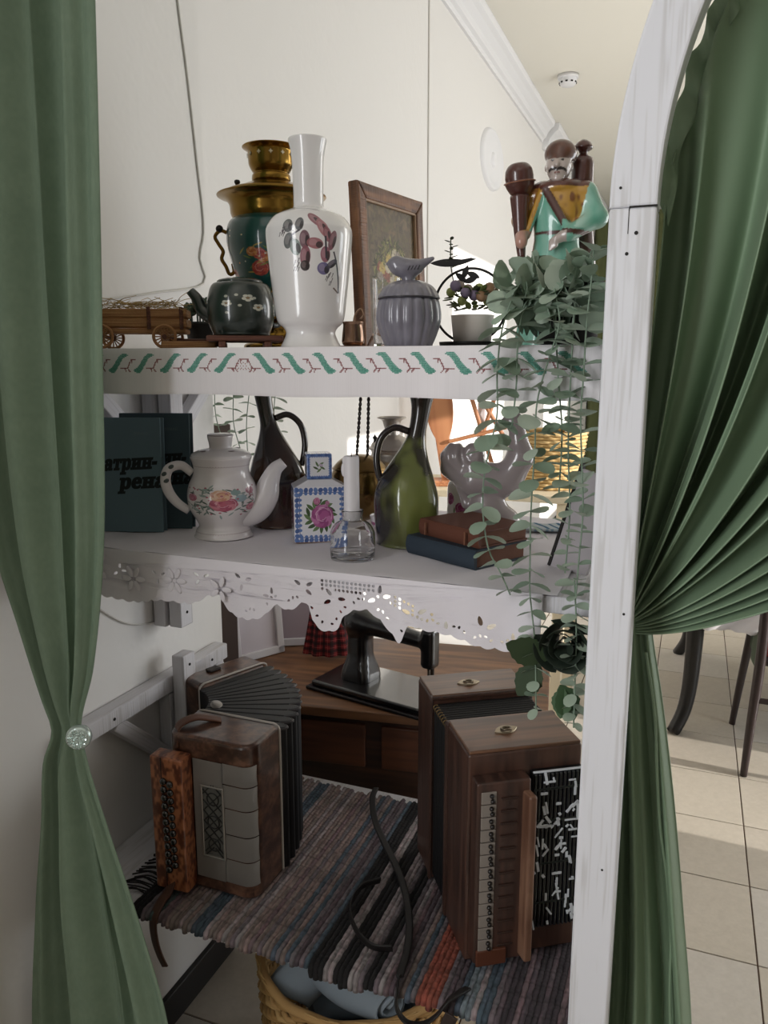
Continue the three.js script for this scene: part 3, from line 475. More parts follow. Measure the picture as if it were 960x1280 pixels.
// dark green teapot with blossoms on a wooden trivet
{
  const ang = toward(-0.686, -1.115);
  solo('wooden_trivet', mergeGeometries([0, 1, 2, 3, 4].map((k) => box(0.118, 0.009, 0.018, 0.003).translate(0, 0.0155, (k - 2) * 0.0215)).concat([-0.035, 0.035].map((x) => box(0.012, 0.011, 0.105, 0.003).translate(x, 0.0055, 0)))), M.redwood, 'slatted reddish wooden trivet under the dark green teapot', 'trivet', [-0.68, TOP, -1.115], [0, ang, 0]);
  const t = thing('teapot', 'dark green glazed teapot painted with white blossoms', 'teapot', [-0.686, TOP + 0.0202, -1.115], ang);
  const map = ctex(1024, 512, (x, w, h) => {
    x.fillStyle = '#15251f'; x.fillRect(0, 0, w, h);
    const f = (cx, cy, s) => { for (let k = 0; k < 5; k++) { const a = k / 5 * 2 * PI + 0.3; petalBlob(x, cx + Math.cos(a) * s, cy + Math.sin(a) * s * 1.2, s * 0.62, s * 0.72, a, '#c9c6b6'); } petalBlob(x, cx, cy, s * 0.5, s * 0.5, 0, '#8a6a3f'); };
    f(444, 215, 17); f(548, 165, 19); f(598, 250, 18); for (const [a, b] of [[440, 150], [492, 138], [508, 235], [446, 300], [580, 165], [300, 200], [720, 220]]) petalBlob(x, a, b, 10, 12, 0, '#b5b4a6'); f(820, 200, 18); f(180, 240, 18);
  });
  part(t, 'body', lathe([[0.0001, 0], [0.04, 0.0], [0.046, 0.006], [0.0525, 0.025], [0.0535, 0.048], [0.049, 0.07], [0.044, 0.08], [0.037, 0.083], [0.035, 0.083]], 56), glaze('#ffffff', 0.35, { map }));
  const gl = glaze('#16241f', 0.35);
  const lid = part(t, 'lid', lathe([[0.0365, 0.083], [0.034, 0.087], [0.018, 0.0905], [0.0001, 0.092]], 36), gl);
  part(t, 'spout', taperTube([[-0.045, 0.03, 0.0], [-0.06, 0.04, 0], [-0.068, 0.058, 0], [-0.078, 0.07, 0]], (q) => 0.013 - 0.006 * q, 24, 14), gl);
  part(t, 'handle', tube([[0.048, 0.065, -0.01], [0.07, 0.07, -0.02], [0.078, 0.045, -0.024], [0.06, 0.02, -0.02], [0.05, 0.018, -0.012]], 0.0045, 30, 10), gl);
}
// toy hay wagon
{
  const t = thing('toy_wagon', 'small slatted wooden toy hay wagon with spoked wheels', 'wagon', [-0.872, TOP, -1.10], R(28));
  part(t, 'bed', box(0.155, 0.008, 0.06, 0.002), M.pine, [0, 0.03, 0]);
  for (const s of [-1, 1]) for (let k = 0; k < 2; k++) part(t, 'side_slat', box(0.158, 0.013, 0.004, 0.0015), M.pine, [0, 0.043 + k * 0.0155, s * 0.031], [0, 0, 0.01 * (k - 0.5)]);
  for (const s of [-1, 1]) for (const x of [-0.07, 0.02, 0.072]) part(t, 'stake', box(0.006, 0.036, 0.004, 0.001), M.redwood, [x, 0.05, s * 0.0352]);
  for (const s of [-1, 1]) for (let k = 0; k < 2; k++) part(t, 'end_slat', box(0.004, 0.013, 0.058, 0.0015), M.pine, [s * 0.078, 0.043 + k * 0.0155, 0]);
  for (const x of [-0.055, 0.045]) part(t, 'axle', new THREE.CylinderGeometry(0.003, 0.003, 0.09, 10).rotateX(PI / 2), M.redwood, [x, 0.0205, 0]);
  for (const s of [-1, 1]) for (const x of [-0.055, 0.045]) {
    const w = part(t, 'wheel', new THREE.TorusGeometry(0.0175, 0.0026, 8, 28), M.pine, [x, 0.0203, s * 0.0425]);
    part(w, 'hub', new THREE.CylinderGeometry(0.004, 0.004, 0.006, 12).rotateX(PI / 2), M.redwood);
    for (let k = 0; k < 8; k++) part(w, 'spoke', new THREE.CylinderGeometry(0.0011, 0.0011, 0.032, 6), M.pine, [0, 0, 0], [0, 0, k / 8 * PI]);
  }
  const r = rng(6), st = []; for (let k = 0; k < 130; k++) { const x = (r() - 0.5) * 0.13, z = (r() - 0.5) * 0.045, l = 0.02 + r() * 0.03; st.push(tube([[0, 0, 0], [l * 0.4, 0.006 * r(), 0.004 * (r() - 0.5)], [l, 0.012 * (r() - 0.3), 0.01 * (r() - 0.5)]], 0.0005, 4, 4).rotateY(r() * 6.3).rotateZ((r() - 0.5) * 0.8).translate(x, 0.066 + r() * 0.01, z)); }
  part(t, 'straw', mergeGeometries(st), mat('#b79a62', 0.85)).userData.kind = 'stuff';
  part(t, 'drawbar', box(0.085, 0.013, 0.014, 0.003), M.redwood, [0.092, 0.011, 0.028], [0, -0.12, 0]);
  part(t, 'drawbar', box(0.09, 0.011, 0.012, 0.003), M.pine, [0.085, 0.0075, 0.05], [0, -0.1, 0]);
}
// succulent in a dark pot
{
  const t = thing('potted_succulent', 'small grey green succulent in a dark pot behind the toy wagon', 'plant', [-0.835, TOP, -1.225], 0.3);
  part(t, 'pot', lathe([[0.0001, 0], [0.024, 0], [0.03, 0.045], [0.031, 0.05], [0.027, 0.05], [0.025, 0.04], [0.0001, 0.04]], 32, false), mat('#191715', 0.5));
  const g = new THREE.SphereGeometry(1, 8, 6).scale(0.0075, 0.0028, 0.0055).translate(0.0075, 0, 0), m = [mat('#5f6f62', 0.7), mat('#74836f', 0.7)], r = rng(2);
  for (let b = 0; b < 7; b++) { const bx = (r() - 0.5) * 0.05, bz = (r() - 0.5) * 0.05, by = 0.056 + r() * 0.022; for (let k = 0; k < 9; k++) { const l = part(t, 'leaf', g, m[k % 2], [bx, by + k * 0.0012, bz], [0, k * 2.4, 0.35 + k * 0.08]); l.rotation.order = 'YZX'; } part(t, 'stem', new THREE.CylinderGeometry(0.0015, 0.002, by - 0.036, 6), m[0], [bx * 0.9, (by + 0.04) / 2, bz * 0.9]); }
}
// framed flower painting, set side-on
{
  const t = thing('framed_painting', 'old brown framed oil painting of flowers leaning on the top shelf', 'picture', [-0.53, TOP, -1.395], R(79));
  const W = 0.222, H = 0.283, bw = 0.026;
  const g = new THREE.Group(); t.add(g); t.remove(g);
  const map = ctex(512, 640, (x, w, h) => {
    x.fillStyle = '#6b5d4b'; x.fillRect(0, 0, w, h); const r = rng(77);
    for (let k = 0; k < 700; k++) petalBlob(x, r() * w, r() * h, 10 + r() * 26, 4 + r() * 8, r() * 3, ['#7a6a52', '#857258', '#62553f', '#6f6648', '#574d3d'][Math.floor(r() * 5)], 0.6);
    for (let k = 0; k < 420; k++) { const a = r() * 6.28, d = Math.sqrt(r()) * 200; leafBlob(x, w * 0.5 + Math.cos(a) * d * 0.95, h * 0.56 + Math.sin(a) * d, 12 + r() * 24, 5 + r() * 8, r() * 6, ['#6d6a3a', '#84804a', '#4f5230', '#3f3f28', '#a09a62'][Math.floor(r() * 5)]); }
    for (let k = 0; k < 16; k++) { const a = r() * 6.28, d = Math.sqrt(r()) * 150, cx = w * 0.5 + Math.cos(a) * d, cy = h * 0.52 + Math.sin(a) * d; for (let q = 0; q < 14; q++) { const b = q * 0.7; petalBlob(x, cx + Math.cos(b) * 18, cy + Math.sin(b) * 18, 16, 9, b + r(), [['#b7aa90', '#cfc4ac'], ['#a3654f', '#8a4a3c'], ['#b39b58', '#c9b26a'], ['#8d7f74', '#a59a8c']][k % 4][q % 2], 0.85); } }
  });
  part(t, 'canvas_panel', box(W - 2 * bw + 0.004, H - 2 * bw + 0.004, 0.006, 0).translate(0, H / 2, 0), mat('#ffffff', 0.55, { map }));
  const prof = (len) => { const s = new THREE.Shape(); s.moveTo(0, 0); s.lineTo(bw, 0); s.lineTo(len - bw, 0); s.lineTo(len, 0); s.lineTo(len - bw, bw); s.lineTo(bw, bw); s.lineTo(0, 0); return uvMetres(extrude(s, 0.022, 0.004, 2), 4); };
  const fm = mat('#ffffff', 0.5, { map: woodTex('#4a2e1e', '#8f6242', 95, 'u', 30, 0.5), bumpMap: rept(grainBump, 2, 2), bumpScale: 0.0008 });
  part(t, 'frame_rail', prof(W), fm, [-W / 2, 0, -0.011]);
  part(t, 'frame_rail', prof(W), fm, [W / 2, H, -0.011], [0, 0, PI]);
  part(t, 'frame_rail', prof(H), fm, [W / 2, 0, -0.011], [0, 0, PI / 2]);
  part(t, 'frame_rail', prof(H), fm, [-W / 2, H, -0.011], [0, 0, -PI / 2]);
  const gilt = mat('#a08368', 0.5), li = W / 2 - bw, lh = H / 2 - bw;
  for (const [w, h, x, y] of [[2 * li, 0.005, 0, bw + 0.001], [2 * li, 0.005, 0, H - bw - 0.001], [0.005, 2 * lh, -li, H / 2], [0.005, 2 * lh, li, H / 2]]) part(t, 'inner_slip', box(w, h, 0.006, 0.0015), gilt, [x, y, 0.0055]);
  t.rotation.order = 'YXZ'; t.rotation.x = -0.05;
}
// glass tumbler, copper mug on tray
M.glass = mat('#ffffff', 0.02, { physical: true, transmission: 1, thickness: 0.004, ior: 1.48, attenuationColor: new THREE.Color('#dfe8ea'), attenuationDistance: 0.12 });
{
  solo('glass_tumbler', lathe([[0.0001, 0.0], [0.019, 0], [0.0205, 0.002], [0.0225, 0.11], [0.0215, 0.1105], [0.0195, 0.008], [0.0001, 0.007]], 48, false), M.glass, 'clear glass tumbler standing behind the grey bird jar', 'glass', [-0.468, TOP, -1.20]);
  const t = thing('copper_mug', 'tiny shiny copper mug with curled handle beside the white vase', 'mug', [-0.503, TOP + 0.004, -1.145], 0.4);
  part(t, 'cup', lathe([[0.0001, 0.001], [0.012, 0.0], [0.017, 0.004], [0.0175, 0.012], [0.0155, 0.03], [0.0165, 0.036], [0.0155, 0.0365], [0.0145, 0.03], [0.0155, 0.008], [0.0001, 0.005]], 32), M.copper);
  part(t, 'handle', tube([[0.0, 0.033, -0.0155], [0.004, 0.05, -0.02], [0.012, 0.058, -0.022], [0.016, 0.048, -0.02], [0.011, 0.042, -0.019]], 0.0016, 30, 8), M.copper);
  solo('copper_tray', lathe([[0.0001, 0], [0.03, 0], [0.036, 0.003], [0.0365, 0.0038], [0.0355, 0.0038], [0.03, 0.0015], [0.0001, 0.0015]], 40, false), M.copper, 'small round copper tray under the tiny copper mug', 'tray', [-0.503, TOP, -1.145]);
}
// grey lidded jar with a bird
{
  const t = thing('bird_jar', 'grey ribbed ceramic jar with a bird perched on its lid', 'jar', [-0.384, TOP, -1.07], toward(-0.384, -1.07));
  const rib = (g, n, a) => { const P = g.attributes.position; for (let i = 0; i < P.count; i++) { const x = P.getX(i), z = P.getZ(i), r = Math.hypot(x, z), th = Math.atan2(x, z), y = P.getY(i); const k = 1 + a * Math.pow(Math.abs(Math.cos(th * n / 2)), 0.6) * sstep(0, 0.01, r) - a; P.setX(i, x * k); P.setZ(i, z * k); } g.computeVertexNormals(); return g; };
  const grime = (x, y, z) => cmix(hexlin('#7f7c87'), hexlin('#6d6a75'), noise3(x * 160, y * 60, z * 160));
  const gm = glaze('#ffffff', 0.4, { vertexColors: true });
  part(t, 'bowl', paint(rib(lathe([[0.0001, 0], [0.03, 0.0], [0.036, 0.006], [0.045, 0.03], [0.0465, 0.045], [0.044, 0.06], [0.041, 0.066], [0.036, 0.066], [0.034, 0.06]], 108), 18, 0.06), grime), gm);
  const lid = part(t, 'lid', paint(rib(lathe([[0.043, 0.066], [0.0435, 0.0685], [0.041, 0.074], [0.034, 0.083], [0.022, 0.0895], [0.012, 0.0915], [0.0001, 0.0925]], 108), 18, 0.045), grime), gm);
  const stripe = part(lid, 'bead_rim', new THREE.TorusGeometry(0.0428, 0.0014, 8, 60).rotateX(PI / 2).translate(0, 0.067, 0), mat('#37353c', 0.3)); 
  const bird = (x, y, z) => { let d = ell(x, y, z, -0.004, 0.108, 0, 0.0205, 0.0135, 0.0135); d = smin(d, ell(x, y, z, -0.018, 0.114, 0, 0.0115, 0.0105, 0.0105), 0.008); d = smin(d, cap(x, y, z, [0.012, 0.111, 0], [0.033, 0.121, 0], 0.0085, 0.0028), 0.008); d = smin(d, cap(x, y, z, [-0.028, 0.1145, 0], [-0.0325, 0.1135, 0], 0.003, 0.0008), 0.003); return smin(d, cap(x, y, z, [0, 0.09, 0], [0, 0.1, 0], 0.009, 0.008), 0.006); };
  part(lid, 'bird', sdf(bird, [-0.04, 0.086, -0.02], [0.042, 0.13, 0.02], 0.0014, (x, y, z) => cmix(hexlin('#7f7c87'), hexlin('#6d6a75'), noise3(x * 160, y * 60, z * 160))), gm);
  for (let k = 0; k < 4; k++) part(lid, 'wing_groove', box(0.0012, 0.007, 0.001, 0.0004), mat('#2c2a30', 0.5), [0.0 + k * 0.0045, 0.107 + k * 0.0004, 0.0132 - k * 0.0011], [0, 0.1 * k, -0.5]);
}
// hoop flower stand
{
  const t = thing('hoop_planter', 'black metal hoop stand holding a small white pot of artificial flowers', 'planter', [-0.322, TOP, -1.17], toward(-0.32, -1.17) - 0.15);
  const black = mat('#14110f', 0.5, { metalness: 0.4 });
  part(t, 'hoop', new THREE.TorusGeometry(0.054, 0.0019, 8, 72).translate(0, 0.062, 0), black);
  part(t, 'tray', lathe([[0.0001, 0], [0.04, 0], [0.045, 0.004], [0.046, 0.009], [0.044, 0.009], [0.04, 0.005], [0.0001, 0.004]], 40, false), black);
  part(t, 'pot', lathe([[0.0001, 0.0045], [0.028, 0.0045], [0.032, 0.045], [0.0325, 0.048], [0.03, 0.048], [0.0285, 0.04], [0.0001, 0.04]], 40, false), mat('#d2cac2', 0.5), [0.004, 0, 0]);
  const s = new THREE.Shape(); s.moveTo(-0.036, 0); s.quadraticCurveTo(-0.015, 0.0085, 0.012, 0.004); s.lineTo(0.026, 0.006); s.lineTo(0.034, 0.004); s.lineTo(0.024, 0.0005); s.quadraticCurveTo(-0.01, -0.012, -0.036, 0);
  part(t, 'metal_bird', extrude(s, 0.0025, 0.0005), black, [-0.026, 0.125, 0]);
  for (const [x, y, a] of [[-0.008, 0.11, 1.2], [0.004, 0.106, -0.4], [-0.014, 0.103, 2.5], [0.0, 0.099, 0.3]]) part(t, 'metal_leaf', extrude((() => { const q = new THREE.Shape(); q.moveTo(-0.011, 0); q.quadraticCurveTo(0, 0.009, 0.011, 0); q.quadraticCurveTo(0, -0.009, -0.011, 0); return q; })(), 0.0015, 0.0004), black, [x, y, 0.002], [0, 0, a]);
  const r = rng(9), lg = new THREE.SphereGeometry(1, 8, 5).scale(0.009, 0.0012, 0.005).translate(0.009, 0, 0), lm = [mat('#46502c', 0.7), mat('#5f6a35', 0.7), mat('#39402a', 0.7)];
  for (let k = 0; k < 54; k++) { const a = r() * 6.28, el = r() * 1.1 - 0.35, d = 0.008 + r() * 0.022; const l = part(t, 'leaf', lg, lm[k % 3], [0.004 + Math.cos(a) * d, 0.055 + r() * 0.03, Math.sin(a) * d], [0, -a, el]); l.rotation.order = 'YZX'; }
  const bm = [mat('#8f9a55', 0.6), mat('#7d6f86', 0.6), mat('#b9a9a0', 0.6), mat('#8a6a4c', 0.6), mat('#a4ad6a', 0.6)];
  for (let k = 0; k < 14; k++) { const a = k * 2.4, d = 0.012 + 0.022 * r(); part(t, 'blossom', new THREE.IcosahedronGeometry(0.0062 + 0.003 * r(), 1), bm[k % 5], [0.004 + Math.cos(a) * d, 0.068 + 0.024 * r(), Math.sin(a) * d * 0.7 + 0.006]); }
  part(t, 'sprig', tube([[-0.02, 0.075, 0], [-0.03, 0.12, 0], [-0.031, 0.158, 0]], 0.0009, 16, 5), lm[2]);
  for (let k = 0; k < 12; k++) { const l = part(t, 'sprig_leaf', lg, lm[2], [-0.03, 0.118 + k * 0.0036, 0], [0, k * 1.6, 0.3]); l.scale.setScalar(0.62); l.rotation.order = 'YZX'; }
}
// figurine decanter
{
  const t = thing('figurine_decanter', 'glazed figurine decanter of a moustached man in teal robe holding a brown horn', 'figurine', [-0.197, TOP, -1.165], toward(-0.197, -1.165) - 0.12);
  const teal = hexlin('#5fa48e'), tealP = hexlin('#a9cdbd'), ochre = hexlin('#b98a35'), brown = hexlin('#4a231c'), skin = hexlin('#b9aaa2'), pink = hexlin('#b98c7c');
  const body = (x, y, z) => {
    const fl = 0.0022 * Math.sin(Math.atan2(x, z) * 9) * sstep(0.17, 0.06, y);
    let d = cap(x, y, z * 1.2, [0, 0.0, 0], [0, 0.165, 0], 0.058 + fl, 0.031);
    d = smin(d, ell(x, y, z, 0.002, 0.195, 0.002, 0.037, 0.046, 0.027), 0.014);
    d = smin(d, cap(x, y, z, [-0.032, 0.221, 0], [0.036, 0.22, -0.002], 0.0155, 0.0165), 0.012);
    d = smin(d, cap(x, y, z, [0.041, 0.217, -0.002], [0.058, 0.183, 0.008], 0.016, 0.0145), 0.008);
    d = smin(d, cap(x, y, z, [0.058, 0.183, 0.008], [0.022, 0.158, 0.038], 0.0145, 0.011), 0.007);
    d = smin(d, cap(x, y, z, [0.018, 0.157, 0.04], [0.005, 0.15, 0.042], 0.0085, 0.0065), 0.004);
    for (let k = 0; k < 4; k++) d = smin(d, cap(x, y, z, [0.006, 0.1545 - k * 0.0042, 0.046 - k * 0.0006], [-0.004, 0.148 - k * 0.0042, 0.043], 0.0026, 0.002), 0.0012);
    d = smin(d, cap(x, y, z, [-0.036, 0.217, 0], [-0.053, 0.185, 0.006], 0.0145, 0.0125), 0.008);
    d = smin(d, cap(x, y, z, [-0.053, 0.185, 0.006], [-0.046, 0.157, 0.034], 0.0115, 0.0095), 0.006);
    d = smin(d, ell(x, y, z, -0.045, 0.150, 0.04, 0.009, 0.0105, 0.0085), 0.004);
    d = smin(d, cap(x, y, z, [0.0, 0.225, 0], [0.0, 0.245, 0.003], 0.0115, 0.0095), 0.006);
    d = smin(d, Math.hypot(Math.hypot(x, z * 1.15 - 0.004) - 0.024, y - 0.2335 + 0.25 * z) - 0.0065, 0.004);       // rolled collar
    d = smin(d, cap(x, y, z, [-0.016, 0.224, 0.022], [0.017, 0.17, 0.036], 0.0055, 0.006), 0.004);                     // vest edge
    d = smin(d, cap(x, y, z, [-0.02, 0.224, 0.02], [-0.04, 0.16, 0.026], 0.005, 0.0055), 0.004);
    return Math.max(d, -y);
  };
  const bcol = (x, y, z) => {
    const n = noise3(x * 130, y * 90, z * 130), sl = Math.abs(Math.sin(x * 190 + y * 30));
    if (y < 0.166) { let c = cmix(teal, tealP, 0.25 * sl + 0.2 * n); if (Math.abs(y - 0.163 + x * 0.1) < 0.0035) c = brown; if (x < -0.03 && y > 0.138 && z > 0.005) c = pink; if (z > 0.033 && x < 0.02 && x > -0.012 && y > 0.135 && y < 0.162) c = skin; if (x > 0.0 && x < 0.02 && z > 0.035 && y > 0.1 && y < 0.135) c = cmix(brown, skin, sstep(0.4, 0.6, n)); return c; }
    if (x > 0.038 - 0.25 * (0.2 - y)) return cmix(tealP, teal, sstep(0.0, 0.02, x - 0.036) * (0.7 + 0.3 * n));
    if (x > 0.012 && y < 0.178 && z > 0.024) return cmix(teal, tealP, 0.3 * n);
    if (y > 0.2265) return y > 0.2375 + 0.25 * -z * 0 + 0.004 && Math.hypot(x, z) < 0.019 ? skin : cmix(brown, hexlin('#6b3a2c'), n);
    const xr = mix(0.017, -0.016, (y - 0.17) / 0.054), xl = mix(-0.04, -0.02, (y - 0.16) / 0.064), edge = Math.abs(x - xr), e2 = Math.abs(x - xl);
    if (z > 0.012 && edge < 0.0065) return brown;
    if (z > 0.01 && x > xl && x < xr) return e2 < 0.003 ? ochre : cmix(teal, tealP, 0.3 * sl);
    return cmix(ochre, hexlin('#7a4a26'), sstep(0.55, 0.75, n));
  };
  const head = (x, y, z) => {
    let d = ell(x, y, z, 0, 0.2595, 0.004, 0.0152, 0.0205, 0.0165);
    d = smin(d, cap(x, y, z, [0, 0.2615, 0.019], [0, 0.2565, 0.0222], 0.0017, 0.0028), 0.003);
    d = smin(d, ell(x, y, z, 0, 0.2425, 0.0135, 0.007, 0.0048, 0.0055), 0.005);
    for (const s of [-1, 1]) { d = smin(d, ell(x, y, z, s * 0.0072, 0.2555, 0.0145, 0.005, 0.0045, 0.004), 0.004); d = Math.max(d, -ell(x, y, z, s * 0.006, 0.2625, 0.0205, 0.0032, 0.0019, 0.0022)); d = smin(d, ell(x, y, z, s * 0.0152, 0.2575, 0.002, 0.002, 0.0042, 0.003), 0.002); }
    d = smin(d, cap(x, y, z, [0, 0.2485, 0.018], [0, 0.2482, 0.0186], 0.0022, 0.0022), 0.002);
    let h = ell(x, y, z, 0.001, 0.2735, -0.002, 0.0195, 0.0165, 0.0195); h = Math.max(h, -(y - 0.2655 - 0.12 * -z));
    return smin(d, h, 0.0025);
  };
  const hcol = (x, y, z) => {
    if (y > 0.2665 + 0.12 * -z || z < -0.006) return cmix(hexlin('#4a2a20'), hexlin('#6d4434'), noise3(x * 200, y * 120, z * 200));
    for (const s of [-1, 1]) { if (z > 0.012 && Math.hypot((x - s * 0.006) / 1.25, y - 0.2625) < 0.0014) return [0.02, 0.015, 0.012]; if (z > 0.01 && Math.abs(y - 0.2665 + 40 * (Math.abs(x) - 0.007) ** 2) < 0.0007 && Math.abs(x) > 0.0025 && Math.abs(x) < 0.0115) return [0.03, 0.02, 0.016]; }
    if (z > 0.012 && Math.abs(y - 0.2523 + 70 * (Math.abs(x) - 0.0045) ** 2 - 0.0006) < 0.0015 && Math.abs(x) < 0.0105 ) return [0.022, 0.014, 0.012];
    if (z > 0.014 && Math.abs(y - 0.2483) < 0.0011 && Math.abs(x) < 0.0035) return hexlin('#8a5a52');
    return skin;
  };
  const gm = glaze('#ffffff', 0.35, { vertexColors: true });
  const bg = sdf(body, [-0.075, -0.002, -0.06], [0.08, 0.262, 0.062], 0.0019, bcol), hg = sdf(head, [-0.023, 0.234, -0.024], [0.024, 0.294, 0.028], 0.0009, hcol);
  hg.translate(0, -0.243, 0).scale(1.2, 1.2, 1.2).translate(0, 0.239, -0.001);
  part(t, 'robed_man', mergeGeometries([bg, hg]), gm);
  t.scale.setScalar(0.955);
  const bm = glaze('#4d241d', 0.35);
  const horn = part(t, 'horn', taperTube([[-0.045, 0.128, 0.034], [-0.048, 0.155, 0.031], [-0.05, 0.185, 0.028], [-0.052, 0.215, 0.024]], (q) => 0.0055 + 0.009 * q, 30, 18), bm);
  part(horn, 'barrel_mouth', lathe([[0.0001, -0.02], [0.012, -0.018], [0.019, -0.008], [0.0215, -0.0015], [0.0222, 0.0], [0.0205, 0.002], [0.0208, 0.008], [0.019, 0.018], [0.012, 0.0255], [0.0001, 0.0275]], 36), bm, [-0.053, 0.235, 0.022], [0.12, 0, 0.1]);
  part(horn, 'gold_band', new THREE.TorusGeometry(0.0222, 0.0011, 8, 40).rotateX(PI / 2), mat('#8a5a44', 0.3), [-0.053, 0.235, 0.022], [0.12, 0, 0.1]);
  const tower = part(t, 'bottle_neck', lathe([[0.026, 0.0], [0.026, 0.12], [0.02, 0.17], [0.0165, 0.2], [0.0165, 0.236], [0.0175, 0.238], [0.0165, 0.24], [0.0165, 0.266], [0.0145, 0.274], [0.0075, 0.278], [0.0065, 0.28]], 36, false), bm, [0.0305, 0, -0.034]);
  part(tower, 'stopper', lathe([[0.006, 0.278], [0.0065, 0.283], [0.0125, 0.287], [0.0135, 0.2905], [0.01, 0.296], [0.004, 0.3], [0.0001, 0.3005]], 28), bm);
}
// ---------------------------------------------------------------- eucalyptus
const leafGeo = (() => {     // a rounded leaf, attached at the origin, lying along +x, cupped
  const pos = [0, 0, 0], idx = [], n = 12; const rim = [];
  for (let i = 0; i < n; i++) { const a = i / n * 2 * PI, x = 0.5 - 0.5 * Math.cos(a), y = 0.43 * Math.sin(a) * (1 - 0.12 * Math.cos(a)); rim.push([x, y]); }
  const P = [], I = []; rim.forEach(([x, y]) => P.push(x, 0.35 * y * y + 0.1 * x * (1 - x) - 0.06 * x * x, y)); P.push(0.5, -0.02, 0); for (let i = 0; i < n; i++) I.push(n, (i + 1) % n, i);
  return geom(P, I, rim.flatMap(([x, y]) => [x, y + 0.5]).concat([0.5, 0.5]));
})();
const leafMat = ['#93a793', '#a3b3a0', '#859985', '#aebbaa'].map((c) => mat(c, 0.7, { physical: true, transmission: 0.15, thickness: 0 }));
let leafCount = 0; const smallLeaves = [];
function vine(t, pts, n, size, mats, r, o = {}) {
  const c = new THREE.CatmullRomCurve3(pts.map((p) => V(...p)));
  part(t, 'stem', new THREE.TubeGeometry(c, pts.length * 6, o.stem || 0.0011, 5), o.stemMat || mats[2]);
  for (let k = 0; k < n; k++) {
    const f = (k + 0.6) / n, p = c.getPointAt(f), s = size * (0.8 + 0.4 * r()) * (1 - 0.35 * Math.pow(f, 3)), a0 = (k % 2) * (o.twist ?? 1.1) + (r() - 0.5) * 0.7;
    for (const side of [0, 1]) { const many = o.count && ++leafCount > 214, l = many ? mesh('leaf', leafGeo, mats[0]) : part(t, 'leaf', leafGeo, mats[Math.floor(r() * mats.length)], [p.x, p.y, p.z]); l.position.copy(p); l.rotation.order = 'YZX'; l.rotation.set((r() - 0.5) * 0.9, a0 + side * PI, (o.lift ?? -0.25) + (r() - 0.5) * 0.7); l.scale.set(s, s, s * (0.85 + 0.3 * r())); if (many) { l.updateMatrix(); smallLeaves.push(leafGeo.clone().applyMatrix4(l.matrix)); } }
  }
}
